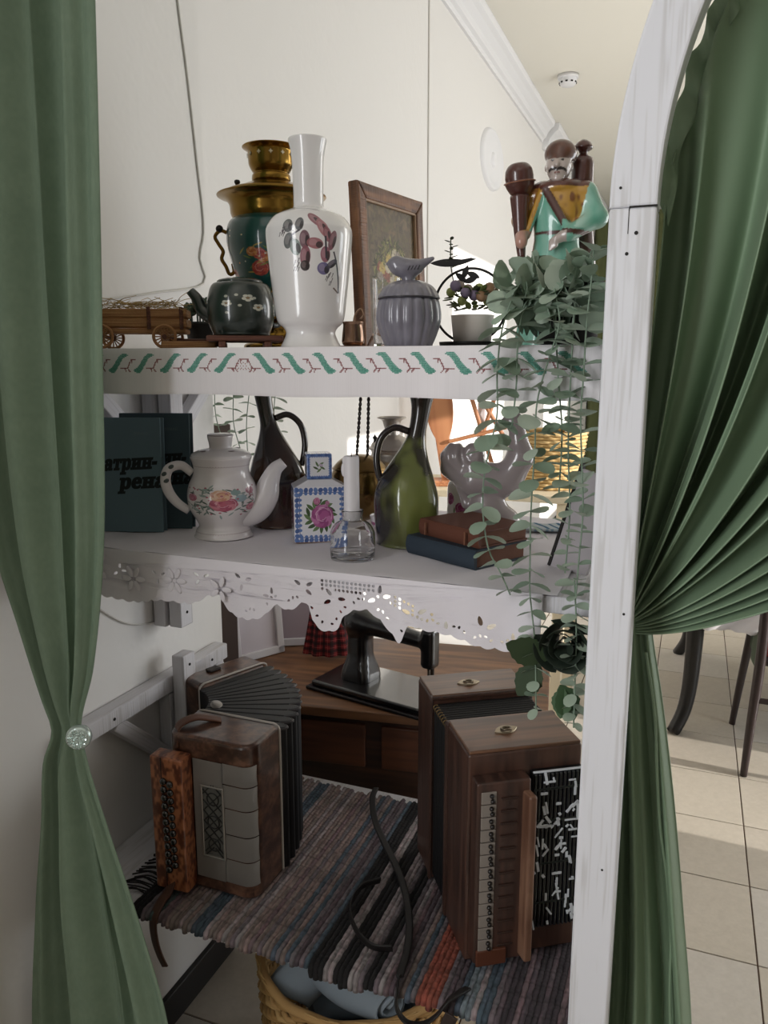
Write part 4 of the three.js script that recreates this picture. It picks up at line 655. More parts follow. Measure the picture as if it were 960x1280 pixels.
// eucalyptus on the top shelf, trailing down past the middle shelf
{
  const t = thing('eucalyptus_plant', 'trailing eucalyptus with round grey green leaves in a black pot', 'plant', [0, 0, 0]);
  part(t, 'pot', lathe([[0.0001, 0], [0.036, 0], [0.043, 0.07], [0.044, 0.078], [0.04, 0.078], [0.038, 0.066], [0.0001, 0.066]], 40, false), mat('#151413', 0.6), [-0.158, TOP, -1.052]);
  const r = rng(51), z = -0.968, S = 0.033;
  vine(t, [[-0.15, 1.59, -1.04], [-0.125, 1.635, -1.0], [-0.121, 1.60, z], [-0.124, 1.551, z], [-0.125, 1.486, z], [-0.126, 1.438, z], [-0.122, 1.38, z], [-0.118, 1.321, z], [-0.12, 1.261, z], [-0.122, 1.205, z]], 25, S * 0.85, leafMat, r, { lift: 0.2, count: 1 });
  vine(t, [[-0.165, 1.59, -1.04], [-0.168, 1.595, -0.99], [-0.155, 1.547, z + 0.006], [-0.166, 1.51, z], [-0.179, 1.456, z], [-0.18, 1.397, z], [-0.182, 1.316, z], [-0.181, 1.254, z], [-0.181, 1.212, z - 0.006], [-0.173, 1.148, z - 0.008], [-0.17, 1.093, z - 0.012], [-0.168, 1.04, z - 0.012]], 32, S * 0.85, leafMat, r, { count: 1 });
  vine(t, [[-0.18, 1.59, -1.04], [-0.205, 1.60, -0.99], [-0.222, 1.55, z + 0.006], [-0.23, 1.495, z], [-0.229, 1.436, z], [-0.236, 1.40, z], [-0.243, 1.364, z], [-0.244, 1.312, z], [-0.234, 1.26, z], [-0.219, 1.234, z], [-0.205, 1.205, z]], 25, S * 0.9, leafMat, r, { count: 1 });
  vine(t, [[-0.16, 1.59, -1.03], [-0.163, 1.575, -0.98], [-0.157, 1.486, z - 0.012], [-0.15, 1.418, z - 0.015], [-0.15, 1.34, z - 0.012]], 15, S * 0.9, leafMat, r, { count: 1 });
  vine(t, [[-0.14, 1.59, -1.04], [-0.14, 1.585, -0.985], [-0.141, 1.50, z - 0.008], [-0.141, 1.399, z - 0.012], [-0.136, 1.32, z - 0.014], [-0.138, 1.238, z - 0.012]], 22, S * 0.85, leafMat, r, { lift: 0.1, count: 1 });
  vine(t, [[-0.125, 1.235, -0.972], [-0.12, 1.168, -0.975], [-0.119, 1.103, -0.978], [-0.118, 1.03, -0.98]], 15, S * 0.7, leafMat, r, { count: 1 });
  vine(t, [[-0.18, 1.585, -1.04], [-0.2, 1.575, -0.985], [-0.206, 1.524, -0.972], [-0.207, 1.476, -0.975], [-0.211, 1.42, -0.975]], 11, S, leafMat, r, { count: 1 });
  vine(t, [[-0.17, 1.59, -1.05], [-0.19, 1.61, -1.03], [-0.2, 1.60, -1.0], [-0.208, 1.56, -0.985]], 6, S * 1.15, leafMat, r, { lift: 0.5, count: 1 });
  // the dense crown over the pot
  for (let k = 0; k < 84; k++) {
    const a = r() * 2 * PI, q = Math.sqrt(r()), s = S * (0.8 + 0.45 * r()), front = k > 30;
    const l = part(t, 'leaf', leafGeo, leafMat[Math.floor(r() * 4)], front ? [-0.172 + Math.cos(a) * q * 0.056, 1.583 + Math.sin(a) * q * 0.042, -0.992 - 0.02 * r()] : [-0.165 + Math.cos(a) * q * 0.05, 1.575 + r() * 0.05, -1.035 + Math.sin(a) * q * 0.035 + 0.01]);
    l.rotation.order = 'YXZ'; l.rotation.set(R(60 + 40 * (r() - 0.5)), (r() - 0.5) * 1.6, r() * 6.28); l.scale.setScalar(s);
  }
  if (smallLeaves.length) part(t, 'small_leaves', mergeGeometries(smallLeaves), leafMat[1]).userData.kind = 'stuff';
}
// darker hanging vines behind the middle shelf
{
  const t = thing('hanging_vine', 'thin hanging eucalyptus sprays against the bright wall behind the teapot', 'plant', [0, 0, 0]);
  const r = rng(61), z = -1.56, d = (p) => p.map(([x, y]) => [x * 0.975, 1.5 + (y - 1.5) * 0.975, z]);
  for (const p of [[[-1.066, 1.52], [-1.064, 1.453], [-1.063, 1.377], [-1.047, 1.32]], [[-1.013, 1.52], [-1.011, 1.454], [-1.014, 1.36], [-0.999, 1.303]], [[-0.967, 1.52], [-0.967, 1.454], [-0.979, 1.361], [-0.978, 1.275]], [[-0.897, 1.52], [-0.897, 1.455], [-0.904, 1.381], [-0.885, 1.31]]]) vine(t, d(p), 8, 0.028, leafMat, r, { lift: -0.1 });
  part(t, 'tie', box(0.2, 0.008, 0.008, 0.002), M.brown, [-0.96, 1.518, z]);
}
// ---------------------------------------------------------------- middle shelf
const MID = 1.2025;
// teal books
{
  const cover = (tone, big) => ctex(512, 768, (x, w, h) => {
    x.fillStyle = tone; x.fillRect(0, 0, w, h); const r = rng(5);
    for (let k = 0; k < 1400; k++) { x.fillStyle = r() < 0.5 ? 'rgba(255,255,255,0.02)' : 'rgba(0,0,0,0.04)'; x.fillRect(r() * w, r() * h, 3 + r() * 3, 2); }
    x.fillStyle = 'rgba(150,160,150,0.28)'; x.font = '30px serif'; x.fillText('роман', 330, 112);
    x.fillStyle = '#0a1113'; x.save(); x.transform(1, -0.05, -0.18, 1, 0, 0); x.font = 'bold 128px serif'; x.lineWidth = 11; x.strokeStyle = '#0a1113';
    for (const [s, a, b] of [['Екатрин-', 40, 360], ['рена', 300, 490]]) { x.fillText(s, a, b, 500); x.strokeText(s, a, b, 500); }
    x.restore();
  });
  const mk = (name, label, w, h, d, tone, pos, turn, lean) => {
    const t = thing(name, label, 'book', pos, turn); t.rotation.order = 'YXZ'; t.rotation.x = lean;
    const cm = mat('#ffffff', 0.75, { map: cover(tone), bumpMap: rept(clothBump, 3, 4), bumpScale: 0.0002 }), pm = mat(tone, 0.75);
    const g = box(w, h, 0.003, 0.001); const U = g.attributes.uv, P = g.attributes.position; for (let i = 0; i < P.count; i++) U.setXY(i, P.getX(i) / w + 0.5, P.getY(i) / h + 0.5);
    part(t, 'front_cover', g, cm, [0, h / 2, d / 2]); part(t, 'back_cover', box(w, h, 0.003, 0.001), pm, [0, h / 2, -d / 2]);
    part(t, 'page_block', box(w - 0.008, h - 0.007, d - 0.003, 0.001), mat('#b5aa98', 0.9), [-0.002, h / 2, 0]); part(t, 'spine', box(0.004, h, d + 0.003, 0.0018), pm, [-w / 2 + 0.001, h / 2, 0]);
  };
  mk('book', 'teal cloth book with black lettering standing foremost beside the curtain', 0.135, 0.204, 0.018, '#657c85', [-0.937, MID, -1.118], R(18), -0.05);
  mk('book', 'darker teal book standing half hidden behind the lettered book', 0.128, 0.21, 0.02, '#485c63', [-0.905, MID, -1.165], R(18), -0.05);
}
// white teapot
{
  const t = thing('teapot', 'white porcelain teapot painted with pink and orange roses', 'teapot', [-0.757, MID, -1.15], toward(-0.757, -1.15));
  const map = ctex(1024, 768, (x, w, h) => {
    x.fillStyle = '#ece6e6'; x.fillRect(0, 0, w, h); const r = rng(12); x.save(); x.translate(505, 400); x.scale(1.4, 1.4); x.translate(-505, -400);
    const cx = 505, cy = 395; for (let k = 0; k < 90; k++) { const a = r() * 6.28, d = Math.sqrt(r()); leafBlob(x, cx + Math.cos(a) * d * 150, cy + Math.sin(a) * d * 105, 17, 8, r() * 6, ['#6f7f79', '#8a9a92', '#4f6058', '#9fb0ac'][k % 4]); }
    rose(x, cx + 8, cy + 15, 50, ['#c4687c', '#d98a98', '#b2506a'], r); rose(x, cx - 2, cy - 42, 38, ['#dba98a', '#e3bfa0', '#cf8f78'], r); rose(x, cx - 110, cy - 25, 25, ['#c4718a', '#b0607a'], r); rose(x, cx + 112, cy + 45, 25, ['#c4718a', '#d58a90'], r); rose(x, cx + 110, cy - 65, 22, ['#c07a8c', '#b06a80'], r); petalBlob(x, cx + 68, cy - 20, 22, 24, 0, '#9fb5bd'); petalBlob(x, cx + 50, cy - 60, 18, 18, 0, '#8fa6a4');
    for (let k = 0; k < 30; k++) petalBlob(x, cx + (r() - 0.5) * 300, cy + (r() - 0.5) * 190, 5, 5, 0, '#b86a7c');
    x.restore(); x.strokeStyle = '#b3a1a4'; x.lineWidth = 3; for (let k = 0; k < 64; k++) { x.beginPath(); x.arc(k * 16 + 8, 715, 9, PI, 2 * PI); x.stroke(); }
    for (let k = 0; k < 64; k++) { x.beginPath(); x.arc(k * 16 + 8, 75, 9, 0, PI); x.stroke(); }
  });
  const w = glaze('#e9e4e4', 0.3);
  part(t, 'body', lathe([[0.0001, 0.002], [0.047, 0], [0.049, 0.004], [0.047, 0.012], [0.042, 0.02], [0.047, 0.032], [0.057, 0.05], [0.0605, 0.072], [0.057, 0.092], [0.05, 0.107], [0.0475, 0.118], [0.0495, 0.13], [0.0525, 0.138], [0.052, 0.141], [0.046, 0.141]], 64), glaze('#ffffff', 0.3, { map }));
  const lid = part(t, 'lid', lathe([[0.0515, 0.141], [0.05, 0.145], [0.04, 0.1505], [0.03, 0.153], [0.0205, 0.155], [0.0195, 0.16], [0.0215, 0.171], [0.022, 0.176], [0.019, 0.1795], [0.0001, 0.1805]], 48), w);
  for (const [a, d] of [[0.5, 0.036], [-0.9, 0.038], [2.2, 0.036]]) part(lid, 'painted_sprig', new THREE.SphereGeometry(1, 8, 6).scale(0.006, 0.0008, 0.0035), mat('#6f6468', 0.4), [Math.sin(a) * d, 0.1522, Math.cos(a) * d]);
  part(lid, 'rim_line', new THREE.TorusGeometry(0.0215, 0.0008, 6, 40).rotateX(PI / 2).translate(0, 0.177, 0), mat('#8f7f84', 0.4));
  part(t, 'spout', taperTube([[0.03, 0.046, 0], [0.056, 0.05, 0], [0.074, 0.068, 0], [0.083, 0.095, 0], [0.093, 0.115, 0], [0.108, 0.127, 0]], (q) => 0.0265 * Math.pow(1 - q, 1.1) + 0.0095, 40, 22), w);
  const h = part(t, 'handle', taperTube([[-0.05, 0.112, 0], [-0.068, 0.126, 0], [-0.088, 0.121, 0], [-0.095, 0.103, 0], [-0.091, 0.082, 0], [-0.078, 0.062, 0], [-0.058, 0.046, 0]], (q) => 0.0068 + 0.0022 * Math.sin(q * PI), 40, 14), w);
  for (const [x, y] of [[-0.088, 0.129], [-0.1, 0.117], [-0.097, 0.105]]) part(h, 'painted_leaf', new THREE.SphereGeometry(1, 8, 6).scale(0.005, 0.0036, 0.0012), mat('#4f5a58', 0.4), [x + 0.004, y - 0.004, 0.0085], [0, 0, 0.5]);
}
// two glazed jugs with long slanting necks
function jug(name, label, pos, turn, lean, H, col, handleSide, tilt) {
  const t = thing(name, label, 'jug', pos, turn);
  const shear = (g) => { const P = g.attributes.position; for (let i = 0; i < P.count; i++) { const x = P.getX(i), y = P.getY(i), z = P.getZ(i), a = Math.atan2(x, z), f = y < H * 0.8 ? 1 + 0.045 * Math.cos(a * 5 + y * 12) * sstep(0, H * 0.15, y) * sstep(H * 0.8, H * 0.5, y) : 1; P.setX(i, x * f + tilt * sstep(H * 0.35, H * 1.05, y) * H); P.setZ(i, z * f); } g.computeVertexNormals(); return g; };
  const gm = glaze('#ffffff', 0.22, { vertexColors: true });
  part(t, 'body', paint(shear(lathe([[0.0001, 0.002], [0.048, 0], [0.0505, 0.006], [0.0525, H * 0.18], [0.053, H * 0.34], [0.045, H * 0.46], [0.033, H * 0.57], [0.021, H * 0.68], [0.0155, H * 0.76], [0.0148, H * 0.86], [0.0165, H * 0.96], [0.0195, H * 1.02], [0.018, H * 1.025], [0.0145, H * 0.98], [0.012, H * 0.9]], 56)), col), gm);
  const s = handleSide, x0 = tilt * H * 0.55;
  part(t, 'handle', paint(taperTube([[s * 0.012 + tilt * H * 0.6, H * 0.79, 0], [s * 0.034 + x0, H * 0.815, 0], [s * 0.05 + x0 * 0.6, H * 0.75, 0], [s * 0.056 + x0 * 0.4, H * 0.62, 0], [s * 0.05 + x0 * 0.2, H * 0.49, 0], [s * 0.043, H * 0.44, 0]], () => 0.0058, 36, 12), (x, y, z) => col(x * 0 + s * 0.05, y, z)), gm);
  return t;
}
{
  const g1 = hexlin('#7f8648'), g2 = hexlin('#5c6233'), dk = hexlin('#1f1410');
  jug('glazed_jug', 'olive green glazed jug with dark brown drips and a side handle', [-0.438, MID, -1.217], toward(-0.438, -1.217), 0, 0.238, (x, y, z) => {
    const n = 0.6 * noise3(x * 38 + 3, y * 16, z * 38) + 0.4 * noise3(x * 95, y * 40, z * 95), k = sstep(0.0, 0.022, -x - 0.016 + (n - 0.5) * 0.05 + 0.012 * Math.sin(y * 60)) , top = sstep(0.165, 0.19, y + (n - 0.5) * 0.06), dr = sstep(0.52, 0.66, n) * sstep(0.04, 0.13, y) * 0.85;
    return cmix(cmix(g1, g2, n), dk, clamp(Math.max(k, top, dr)));
  }, -1, 0.10);
  jug('glazed_jug', 'dark brown glazed jug with long slanting neck behind the white teapot', [-0.715, MID, -1.275], toward(-0.715, -1.275), 0, 0.252, (x, y, z) => { const n = noise3(x * 60, y * 20, z * 60); return cmix(hexlin('#4a2a1a'), hexlin('#1d110c'), sstep(0.25, 0.75, n + 2.4 * (y - 0.09))); }, 1, -0.10);
}
// square tea caddy
{
  const t = thing('tea_caddy', 'square porcelain caddy painted with a pink rose in blue border', 'caddy', [-0.587, MID, -1.185], toward(-0.587, -1.185) + 0.1);
  const face = (big) => ctex(512, 512, (x, w, h) => {
    x.fillStyle = '#e9e8ee'; x.fillRect(0, 0, w, h); const r = rng(big ? 4 : 6);
    const n = 11; for (let k = 0; k < n; k++) for (const [a, b] of [[k / n * w + 24, 30], [k / n * w + 24, h - 30], [30, k / n * h + 24], [w - 30, k / n * h + 24]]) { petalBlob(x, a, b, big ? 24 : 34, big ? 20 : 30, r() * 3, ['#4a68a8', '#5d7cb8', '#3b5796'][k % 3], 0.95); }
    x.strokeStyle = '#3b5796'; x.lineWidth = 7; x.strokeRect(54, 54, w - 108, h - 108);
    x.fillStyle = '#e9e8ee'; x.fillRect(60, 60, w - 120, h - 120); x.fillStyle = '#5d7cb8'; for (let k = 0; k < 9; k++) for (const [a, b] of [[70 + k * 46, 62], [70 + k * 46, h - 62], [62, 70 + k * 46], [w - 62, 70 + k * 46]]) petalBlob(x, a, b, 15, 13, 0, '#5d7cb8');
    for (let k = 0; k < (big ? 16 : 5); k++) { const a = k / (big ? 16 : 5) * 6.28 + 0.3, d = big ? 120 : 70; leafBlob(x, 250 + Math.cos(a) * d, 262 + Math.sin(a) * d, big ? 48 : 66, big ? 34 : 40, a + r(), ['#4f6a3f', '#6a8456', '#3a5230'][k % 3]); }
    if (big) { rose(x, 270, 268, 112, ['#b25a94', '#c77aae', '#9a4480'], r); rose(x, 220, 130, 34, ['#c57aa0', '#b8628c'], r); rose(x, 320, 150, 22, ['#b9769a', '#a86088'], r); } else petalBlob(x, 290, 230, 40, 26, 0.5, '#c9b6cc');
    if (big) { x.fillStyle = '#a06a3a'; x.fillRect(0, h - 10, w, 10); }
  });
  const uvFront = (g, w, h) => { const P = g.attributes.position, N = g.attributes.normal, U = g.attributes.uv; for (let i = 0; i < P.count; i++) { const nx = Math.abs(N.getX(i)), nz = Math.abs(N.getZ(i)); U.setXY(i, nx > nz ? P.getZ(i) / w + 0.5 : P.getX(i) / w + 0.5, P.getY(i) / h + 0.5); } return g; };
  part(t, 'body', uvFront(box(0.09, 0.096, 0.062, 0.004, 3), 0.09, 0.096), glaze('#ffffff', 0.3, { map: face(true) }), [0, 0.048, 0]);
  const sh = extrude([[-0.045, 0], [0.045, 0], [0.0205, 0.0135], [-0.0205, 0.0135]], 0.056, 0.002, 2).translate(0, 0.094, -0.028);
  part(t, 'shoulder', sh, glaze('#e2e0e6', 0.3));
  part(t, 'lid', uvFront(box(0.043, 0.043, 0.04, 0.003, 3), 0.043, 0.043), glaze('#ffffff', 0.3, { map: face(false) }), [0, 0.1285, 0]);
}
// candle in a small glass bottle
{
  const t = thing('glass_bottle', 'squat clear glass bottle used as a candle holder', 'bottle', [-0.48, MID, -1.085], 0);
  part(t, 'bottle', lathe([[0.0001, 0.001], [0.0305, 0.0], [0.0345, 0.004], [0.0352, 0.03], [0.034, 0.042], [0.027, 0.054], [0.0165, 0.0605], [0.0155, 0.066], [0.017, 0.0745], [0.0155, 0.0755], [0.0136, 0.067], [0.0145, 0.0605], [0.025, 0.0525], [0.0322, 0.041], [0.0332, 0.03], [0.0325, 0.006], [0.0001, 0.004]], 56), M.glass);
  const c = thing('candle', 'white candle stub with a notched top in the glass bottle', 'candle', [-0.481, MID + 0.0605, -1.085], 0.2);
  part(c, 'wax', mergeGeometries([lathe([[0.0001, 0], [0.0118, 0.0], [0.0122, 0.02], [0.0118, 0.07], [0.0116, 0.096], [0.0085, 0.0985], [0.0001, 0.097]], 32), new THREE.SphereGeometry(1, 12, 8).scale(0.004, 0.011, 0.004).translate(-0.0118, 0.078, 0.002), new THREE.SphereGeometry(1, 12, 8).scale(0.003, 0.006, 0.003).translate(-0.0105, 0.092, 0.004)]), mat('#e3dfe2', 0.5, { physical: true, clearcoat: 0.2 }));
  part(c, 'wick', new THREE.CylinderGeometry(0.0007, 0.0007, 0.008, 6), M.dark, [0, 0.1, 0]);
}
// brass pot on twisted ropes
{
  const t = thing('hanging_brass_pot', 'round dark brass lidded pot hanging on twisted cords', 'pot', [-0.574, MID + 0.006, -1.335], 0.3);
  const bm = mat('#8a7046', 0.22, { metalness: 1 });
  part(t, 'bowl', lathe([[0.0001, 0.0], [0.02, 0.003], [0.042, 0.02], [0.0545, 0.05], [0.056, 0.07], [0.053, 0.09], [0.049, 0.1]], 48), bm);
  const lid = part(t, 'lid', lathe([[0.051, 0.099], [0.049, 0.104], [0.037, 0.116], [0.018, 0.124], [0.0001, 0.126]], 48), bm);
  part(lid, 'rim', new THREE.TorusGeometry(0.0505, 0.002, 8, 48).rotateX(PI / 2).translate(0, 0.0995, 0), bm);
  const rope = (x0, x1) => { const a = [], b = []; for (let i = 0; i <= 90; i++) { const f = i / 90, y = mix(0.124, 0.288, f), x = mix(x0, x1, f), q = f * 60; a.push(V(x + 0.0016 * Math.cos(q), y, 0.0016 * Math.sin(q))); b.push(V(x - 0.0016 * Math.cos(q), y, -0.0016 * Math.sin(q))); } return mergeGeometries([tube(a, 0.0016, 180, 6), tube(b, 0.0016, 180, 6)]); };
  const rm = mat('#2a211d', 0.85); part(t, 'cord', rope(-0.006, 0.006), rm); part(t, 'cord', rope(0.014, 0.018), rm);
}
// little silver samovar
{
  const t = thing('samovar', 'small tarnished silver samovar behind the green jug', 'samovar', [-0.563, MID, -1.472], 0.4);
  const sm = mat('#bdb6ae', 0.36, { metalness: 0.85 });
  part(t, 'body', lathe([[0.03, 0.03], [0.034, 0.05], [0.042, 0.085], [0.045, 0.105], [0.041, 0.12], [0.043, 0.126], [0.048, 0.13], [0.043, 0.134], [0.04, 0.14], [0.03, 0.15], [0.016, 0.157]], 40), sm);
  part(t, 'foot', lathe([[0.0001, 0], [0.034, 0], [0.034, 0.006], [0.022, 0.014], [0.022, 0.024], [0.031, 0.032]], 36), sm);
  part(t, 'crown', lathe([[0.014, 0.156], [0.013, 0.165], [0.016, 0.175], [0.02, 0.186], [0.0285, 0.19], [0.029, 0.192], [0.026, 0.192], [0.015, 0.18]], 36), sm);
  part(t, 'lid_knob', lathe([[0.0001, 0.018], [0.0025, 0.014], [0.005, 0.011], [0.003, 0.007], [0.003, 0]], 14), M.dark, [-0.034, 0.141, 0.01]);
  for (const s of [-1, 1]) part(t, 'handle', new THREE.TorusGeometry(0.012, 0.0025, 8, 24, PI * 1.3).rotateZ(s > 0 ? -0.65 * PI : 0.35 * PI), sm, [s * 0.046, 0.095, 0]);
}
// pink-flowered white bottle behind, and a small pink bowl
{
  const fm = (seed) => ctex(512, 256, (x, w, h) => { x.fillStyle = '#ece6ea'; x.fillRect(0, 0, w, h); const r = rng(seed); for (let k = 0; k < 9; k++) { rose(x, 30 + k * 58, 110 + 30 * Math.sin(k * 2), 26, ['#a8407a', '#c066a0', '#8d2e66'], r); leafBlob(x, 58 + k * 58, 150, 16, 8, r() * 3, '#5f7a58'); } });
  const t = thing('porcelain_jar', 'white porcelain jar with pink flowers behind the grey figurine', 'jar', [-0.372, MID, -1.33], 0);
  part(t, 'body', lathe([[0.0001, 0], [0.026, 0], [0.028, 0.004], [0.0285, 0.05], [0.0275, 0.085], [0.02, 0.096], [0.014, 0.1], [0.014, 0.106]], 36), glaze('#ffffff', 0.3, { map: fm(2) }));
  part(t, 'stopper', lathe([[0.0135, 0.106], [0.016, 0.11], [0.012, 0.118], [0.0001, 0.12]], 24), glaze('#e4dfe4', 0.3));
  const b = thing('tea_bowl', 'small pink-flowered white tea bowl behind the green jug', 'bowl', [-0.5, MID, -1.275], 0);
  part(b, 'bowl', lathe([[0.0001, 0.003], [0.012, 0], [0.014, 0.004], [0.024, 0.016], [0.0275, 0.03], [0.0265, 0.0305], [0.022, 0.016], [0.0001, 0.007]], 36), glaze('#ffffff', 0.3, { map: fm(8) }));
}
// grey glazed bird figurine
{
  const t = thing('bird_figurine', 'glossy mauve grey ceramic bird figurine with fanned tail on scrolled base', 'figurine', [-0.312, MID, -1.28], toward(-0.312, -1.28));
  const f = (x, y, z) => {
    let d = ell(x, y, z, 0.012, 0.03, 0, 0.042, 0.034, 0.03);
    d = smin(d, ell(x, y, z, -0.002, 0.062, 0, 0.03, 0.02, 0.022), 0.012);
    d = smin(d, ell(x, y, z, -0.004, 0.105, 0, 0.044, 0.03, 0.026), 0.016);
    d = smin(d, cap(x, y, z, [-0.03, 0.098, 0], [-0.028, 0.15, 0.004], 0.02, 0.019), 0.01);
    d = smin(d, cap(x, y, z, [-0.032, 0.1, -0.004], [-0.06, 0.142, -0.008], 0.018, 0.024), 0.006);
    d = smin(d, cap(x, y, z, [-0.045, 0.105, -0.006], [-0.07, 0.122, -0.008], 0.016, 0.015), 0.006);
    d = smin(d, cap(x, y, z, [-0.05, 0.1, -0.006], [-0.038, 0.062, -0.006], 0.010, 0.008), 0.006);
    d = smin(d, cap(x, y, z, [-0.038, 0.062, -0.006], [-0.01, 0.056, 0], 0.008, 0.009), 0.006);
    d = smin(d, cap(x, y, z, [0.03, 0.105, 0], [0.05, 0.145, 0], 0.026, 0.022), 0.012);
    d = smin(d, cap(x, y, z, [0.05, 0.145, 0], [0.042, 0.195, 0], 0.021, 0.013), 0.01);
    d = smin(d, ell(x, y, z, 0.036, 0.205, 0, 0.017, 0.015, 0.014), 0.008);
    d = smin(d, cap(x, y, z, [0.024, 0.204, 0], [0.008, 0.2, 0], 0.006, 0.002), 0.004);
    d += 0.0012 * Math.sin(Math.hypot(x + 0.03, y - 0.15) * 420) * sstep(0.12, 0.14, y) * sstep(0.0, -0.02, x);
    d += 0.0012 * Math.sin(Math.hypot(x - 0.03, y - 0.03) * 380) * sstep(0.06, 0.04, y);
    return Math.max(d, -y);
  };
  part(t, 'bird', sdf(f, [-0.1, -0.002, -0.04], [0.08, 0.225, 0.04], 0.002), glaze('#968b8b', 0.25));
}
// two old books lying flat
{
  const flat = (name, label, w, d, h, cov, pos, turn, page) => {
    const t = thing(name, label, 'book', pos, turn), cm = mat(cov, 0.7, { bumpMap: rept(fineBump, 2, 2), bumpScale: 0.0004 });
    part(t, 'back_cover', box(w, 0.003, d, 0.001), cm, [0, 0.0015, 0]); part(t, 'front_cover', box(w, 0.003, d, 0.001), cm, [0, h - 0.0015, 0]);
    part(t, 'page_block', box(w - 0.006, h - 0.006, d - 0.007, 0.001), page, [0.0, h / 2, -0.001]);
    part(t, 'spine', new THREE.CylinderGeometry(h / 2, h / 2, w, 20, 1, false, -PI / 2, PI).rotateZ(PI / 2).scale(1, 1, 0.45).translate(0, h / 2, d / 2 - 0.003), cm);
    return t;
  };
  const pg = mat('#6b4430', 0.85, { bumpMap: rept(grainBump, 6, 1), bumpScale: 0.0006 });
  flat('book', 'worn dark blue book lying flat under the brown one', 0.148, 0.115, 0.030, '#26333f', [-0.319, MID, -1.163], R(-28), pg);
  const b2 = flat('book', 'worn brown leather book lying on the blue one', 0.135, 0.105, 0.026, '#5f3422', [-0.309, MID + 0.0302, -1.168], R(-31), pg);
  for (const x of [-0.045, 0.045]) part(b2, 'spine_band', box(0.003, 0.02, 0.003, 0.001), mat('#6f4630', 0.6), [x, 0.013, 0.061]);
}
// picture frame leaning at the right end, dark box behind it
{
  const t = thing('leaning_frame', 'pale card in thin dark frame leaning by the arch post', 'frame', [-0.187, MID + 0.001, -1.152], 0); t.rotation.order = 'YXZ'; t.rotation.set(-0.06, R(-20), -R(15));
  part(t, 'card', box(0.058, 0.155, 0.008, 0.001), mat('#b5afb2', 0.8), [0.034, 0.0775, 0]);
  part(t, 'dark_edge', box(0.005, 0.162, 0.011, 0.001), M.dark, [0.0025, 0.081, 0]);
  solo('napkin', sheet((u, v) => V(mix(-0.05, 0.05, u), 0.003 + 0.003 * noise3(u * 5, v * 5, 2), mix(-0.03, 0.03, v)), 20, 14, 0.004), mat('#ffffff', 0.9, { map: ctex(128, 128, (x, w, h) => { x.fillStyle = '#b9c2c6'; x.fillRect(0, 0, w, h); x.strokeStyle = '#3f6a86'; x.lineWidth = 8; for (let k = 0; k < 6; k++) { x.beginPath(); x.moveTo(k * 26, 0); x.lineTo(k * 26 + 40, h); x.stroke(); } }) }), 'folded blue-striped white napkin on the middle shelf by the post', 'napkin', [-0.225, MID + 0.0012, -1.40], [0, 0.2, 0]);
}
// black satin rose with leaves hanging below the middle shelf
{
  const t = thing('fabric_rose', 'large blackish green fabric rose hanging under the middle shelf', 'artificial flower', [-0.135, 1.142, -0.985], toward(-0.135, -0.985));
  const pm = mat('#1f2a20', 0.6, { physical: true, sheen: 0.4, sheenColor: new THREE.Color('#4a5a48') });
  for (let k = 0; k < 13; k++) { const a = k * 2.4, q = 0.006 + 0.0021 * k; part(t, 'petal', sheet((u, v) => { const th = (u - 0.5) * (2.2 - 0.05 * k) + a, rr = q * (0.55 + 0.6 * v) + 0.004 * v * v, y = -0.028 + 0.05 * v - 0.0012 * k + 0.003 * Math.sin(u * 9 + k); return V(Math.cos(th) * rr, Math.sin(th) * rr, y * 0.55 + 0.012 * (1 - Math.pow(2 * u - 1, 2)) * v); }, 12, 8, 0.0008), pm); }
  const lv = (pts, m) => { const s = new THREE.Shape(); s.moveTo(0, 0); for (let i = 1; i < 12; i++) s.lineTo(i / 12, 0.3 * Math.sin(i / 12 * PI) + (i % 2 ? 0.03 : 0)); s.lineTo(1, 0); for (let i = 11; i > 0; i--) s.lineTo(i / 12, -0.3 * Math.sin(i / 12 * PI) - (i % 2 ? 0.03 : 0)); return extrude(s, 0.02, 0.004); };
  const lg = lv(), lm = [mat('#2c3d22', 0.6), mat('#3f5a3a', 0.6)];
  for (const [x, y, z, a, s, k, ry] of [[-0.02, -0.022, 0.004, 2.75, 0.062, 0, 0.3], [-0.03, -0.03, 0.0, -2.1, 0.06, 0, -0.3], [-0.004, -0.055, 0.004, -1.15, 0.058, 1, 0.5], [0.0, -0.06, 0.0, -1.6, 0.045, 1, -0.4]]) { const l = part(t, 'leaf', lg, lm[k], [x, y, z], [0, ry, a]); l.scale.setScalar(s); }
}
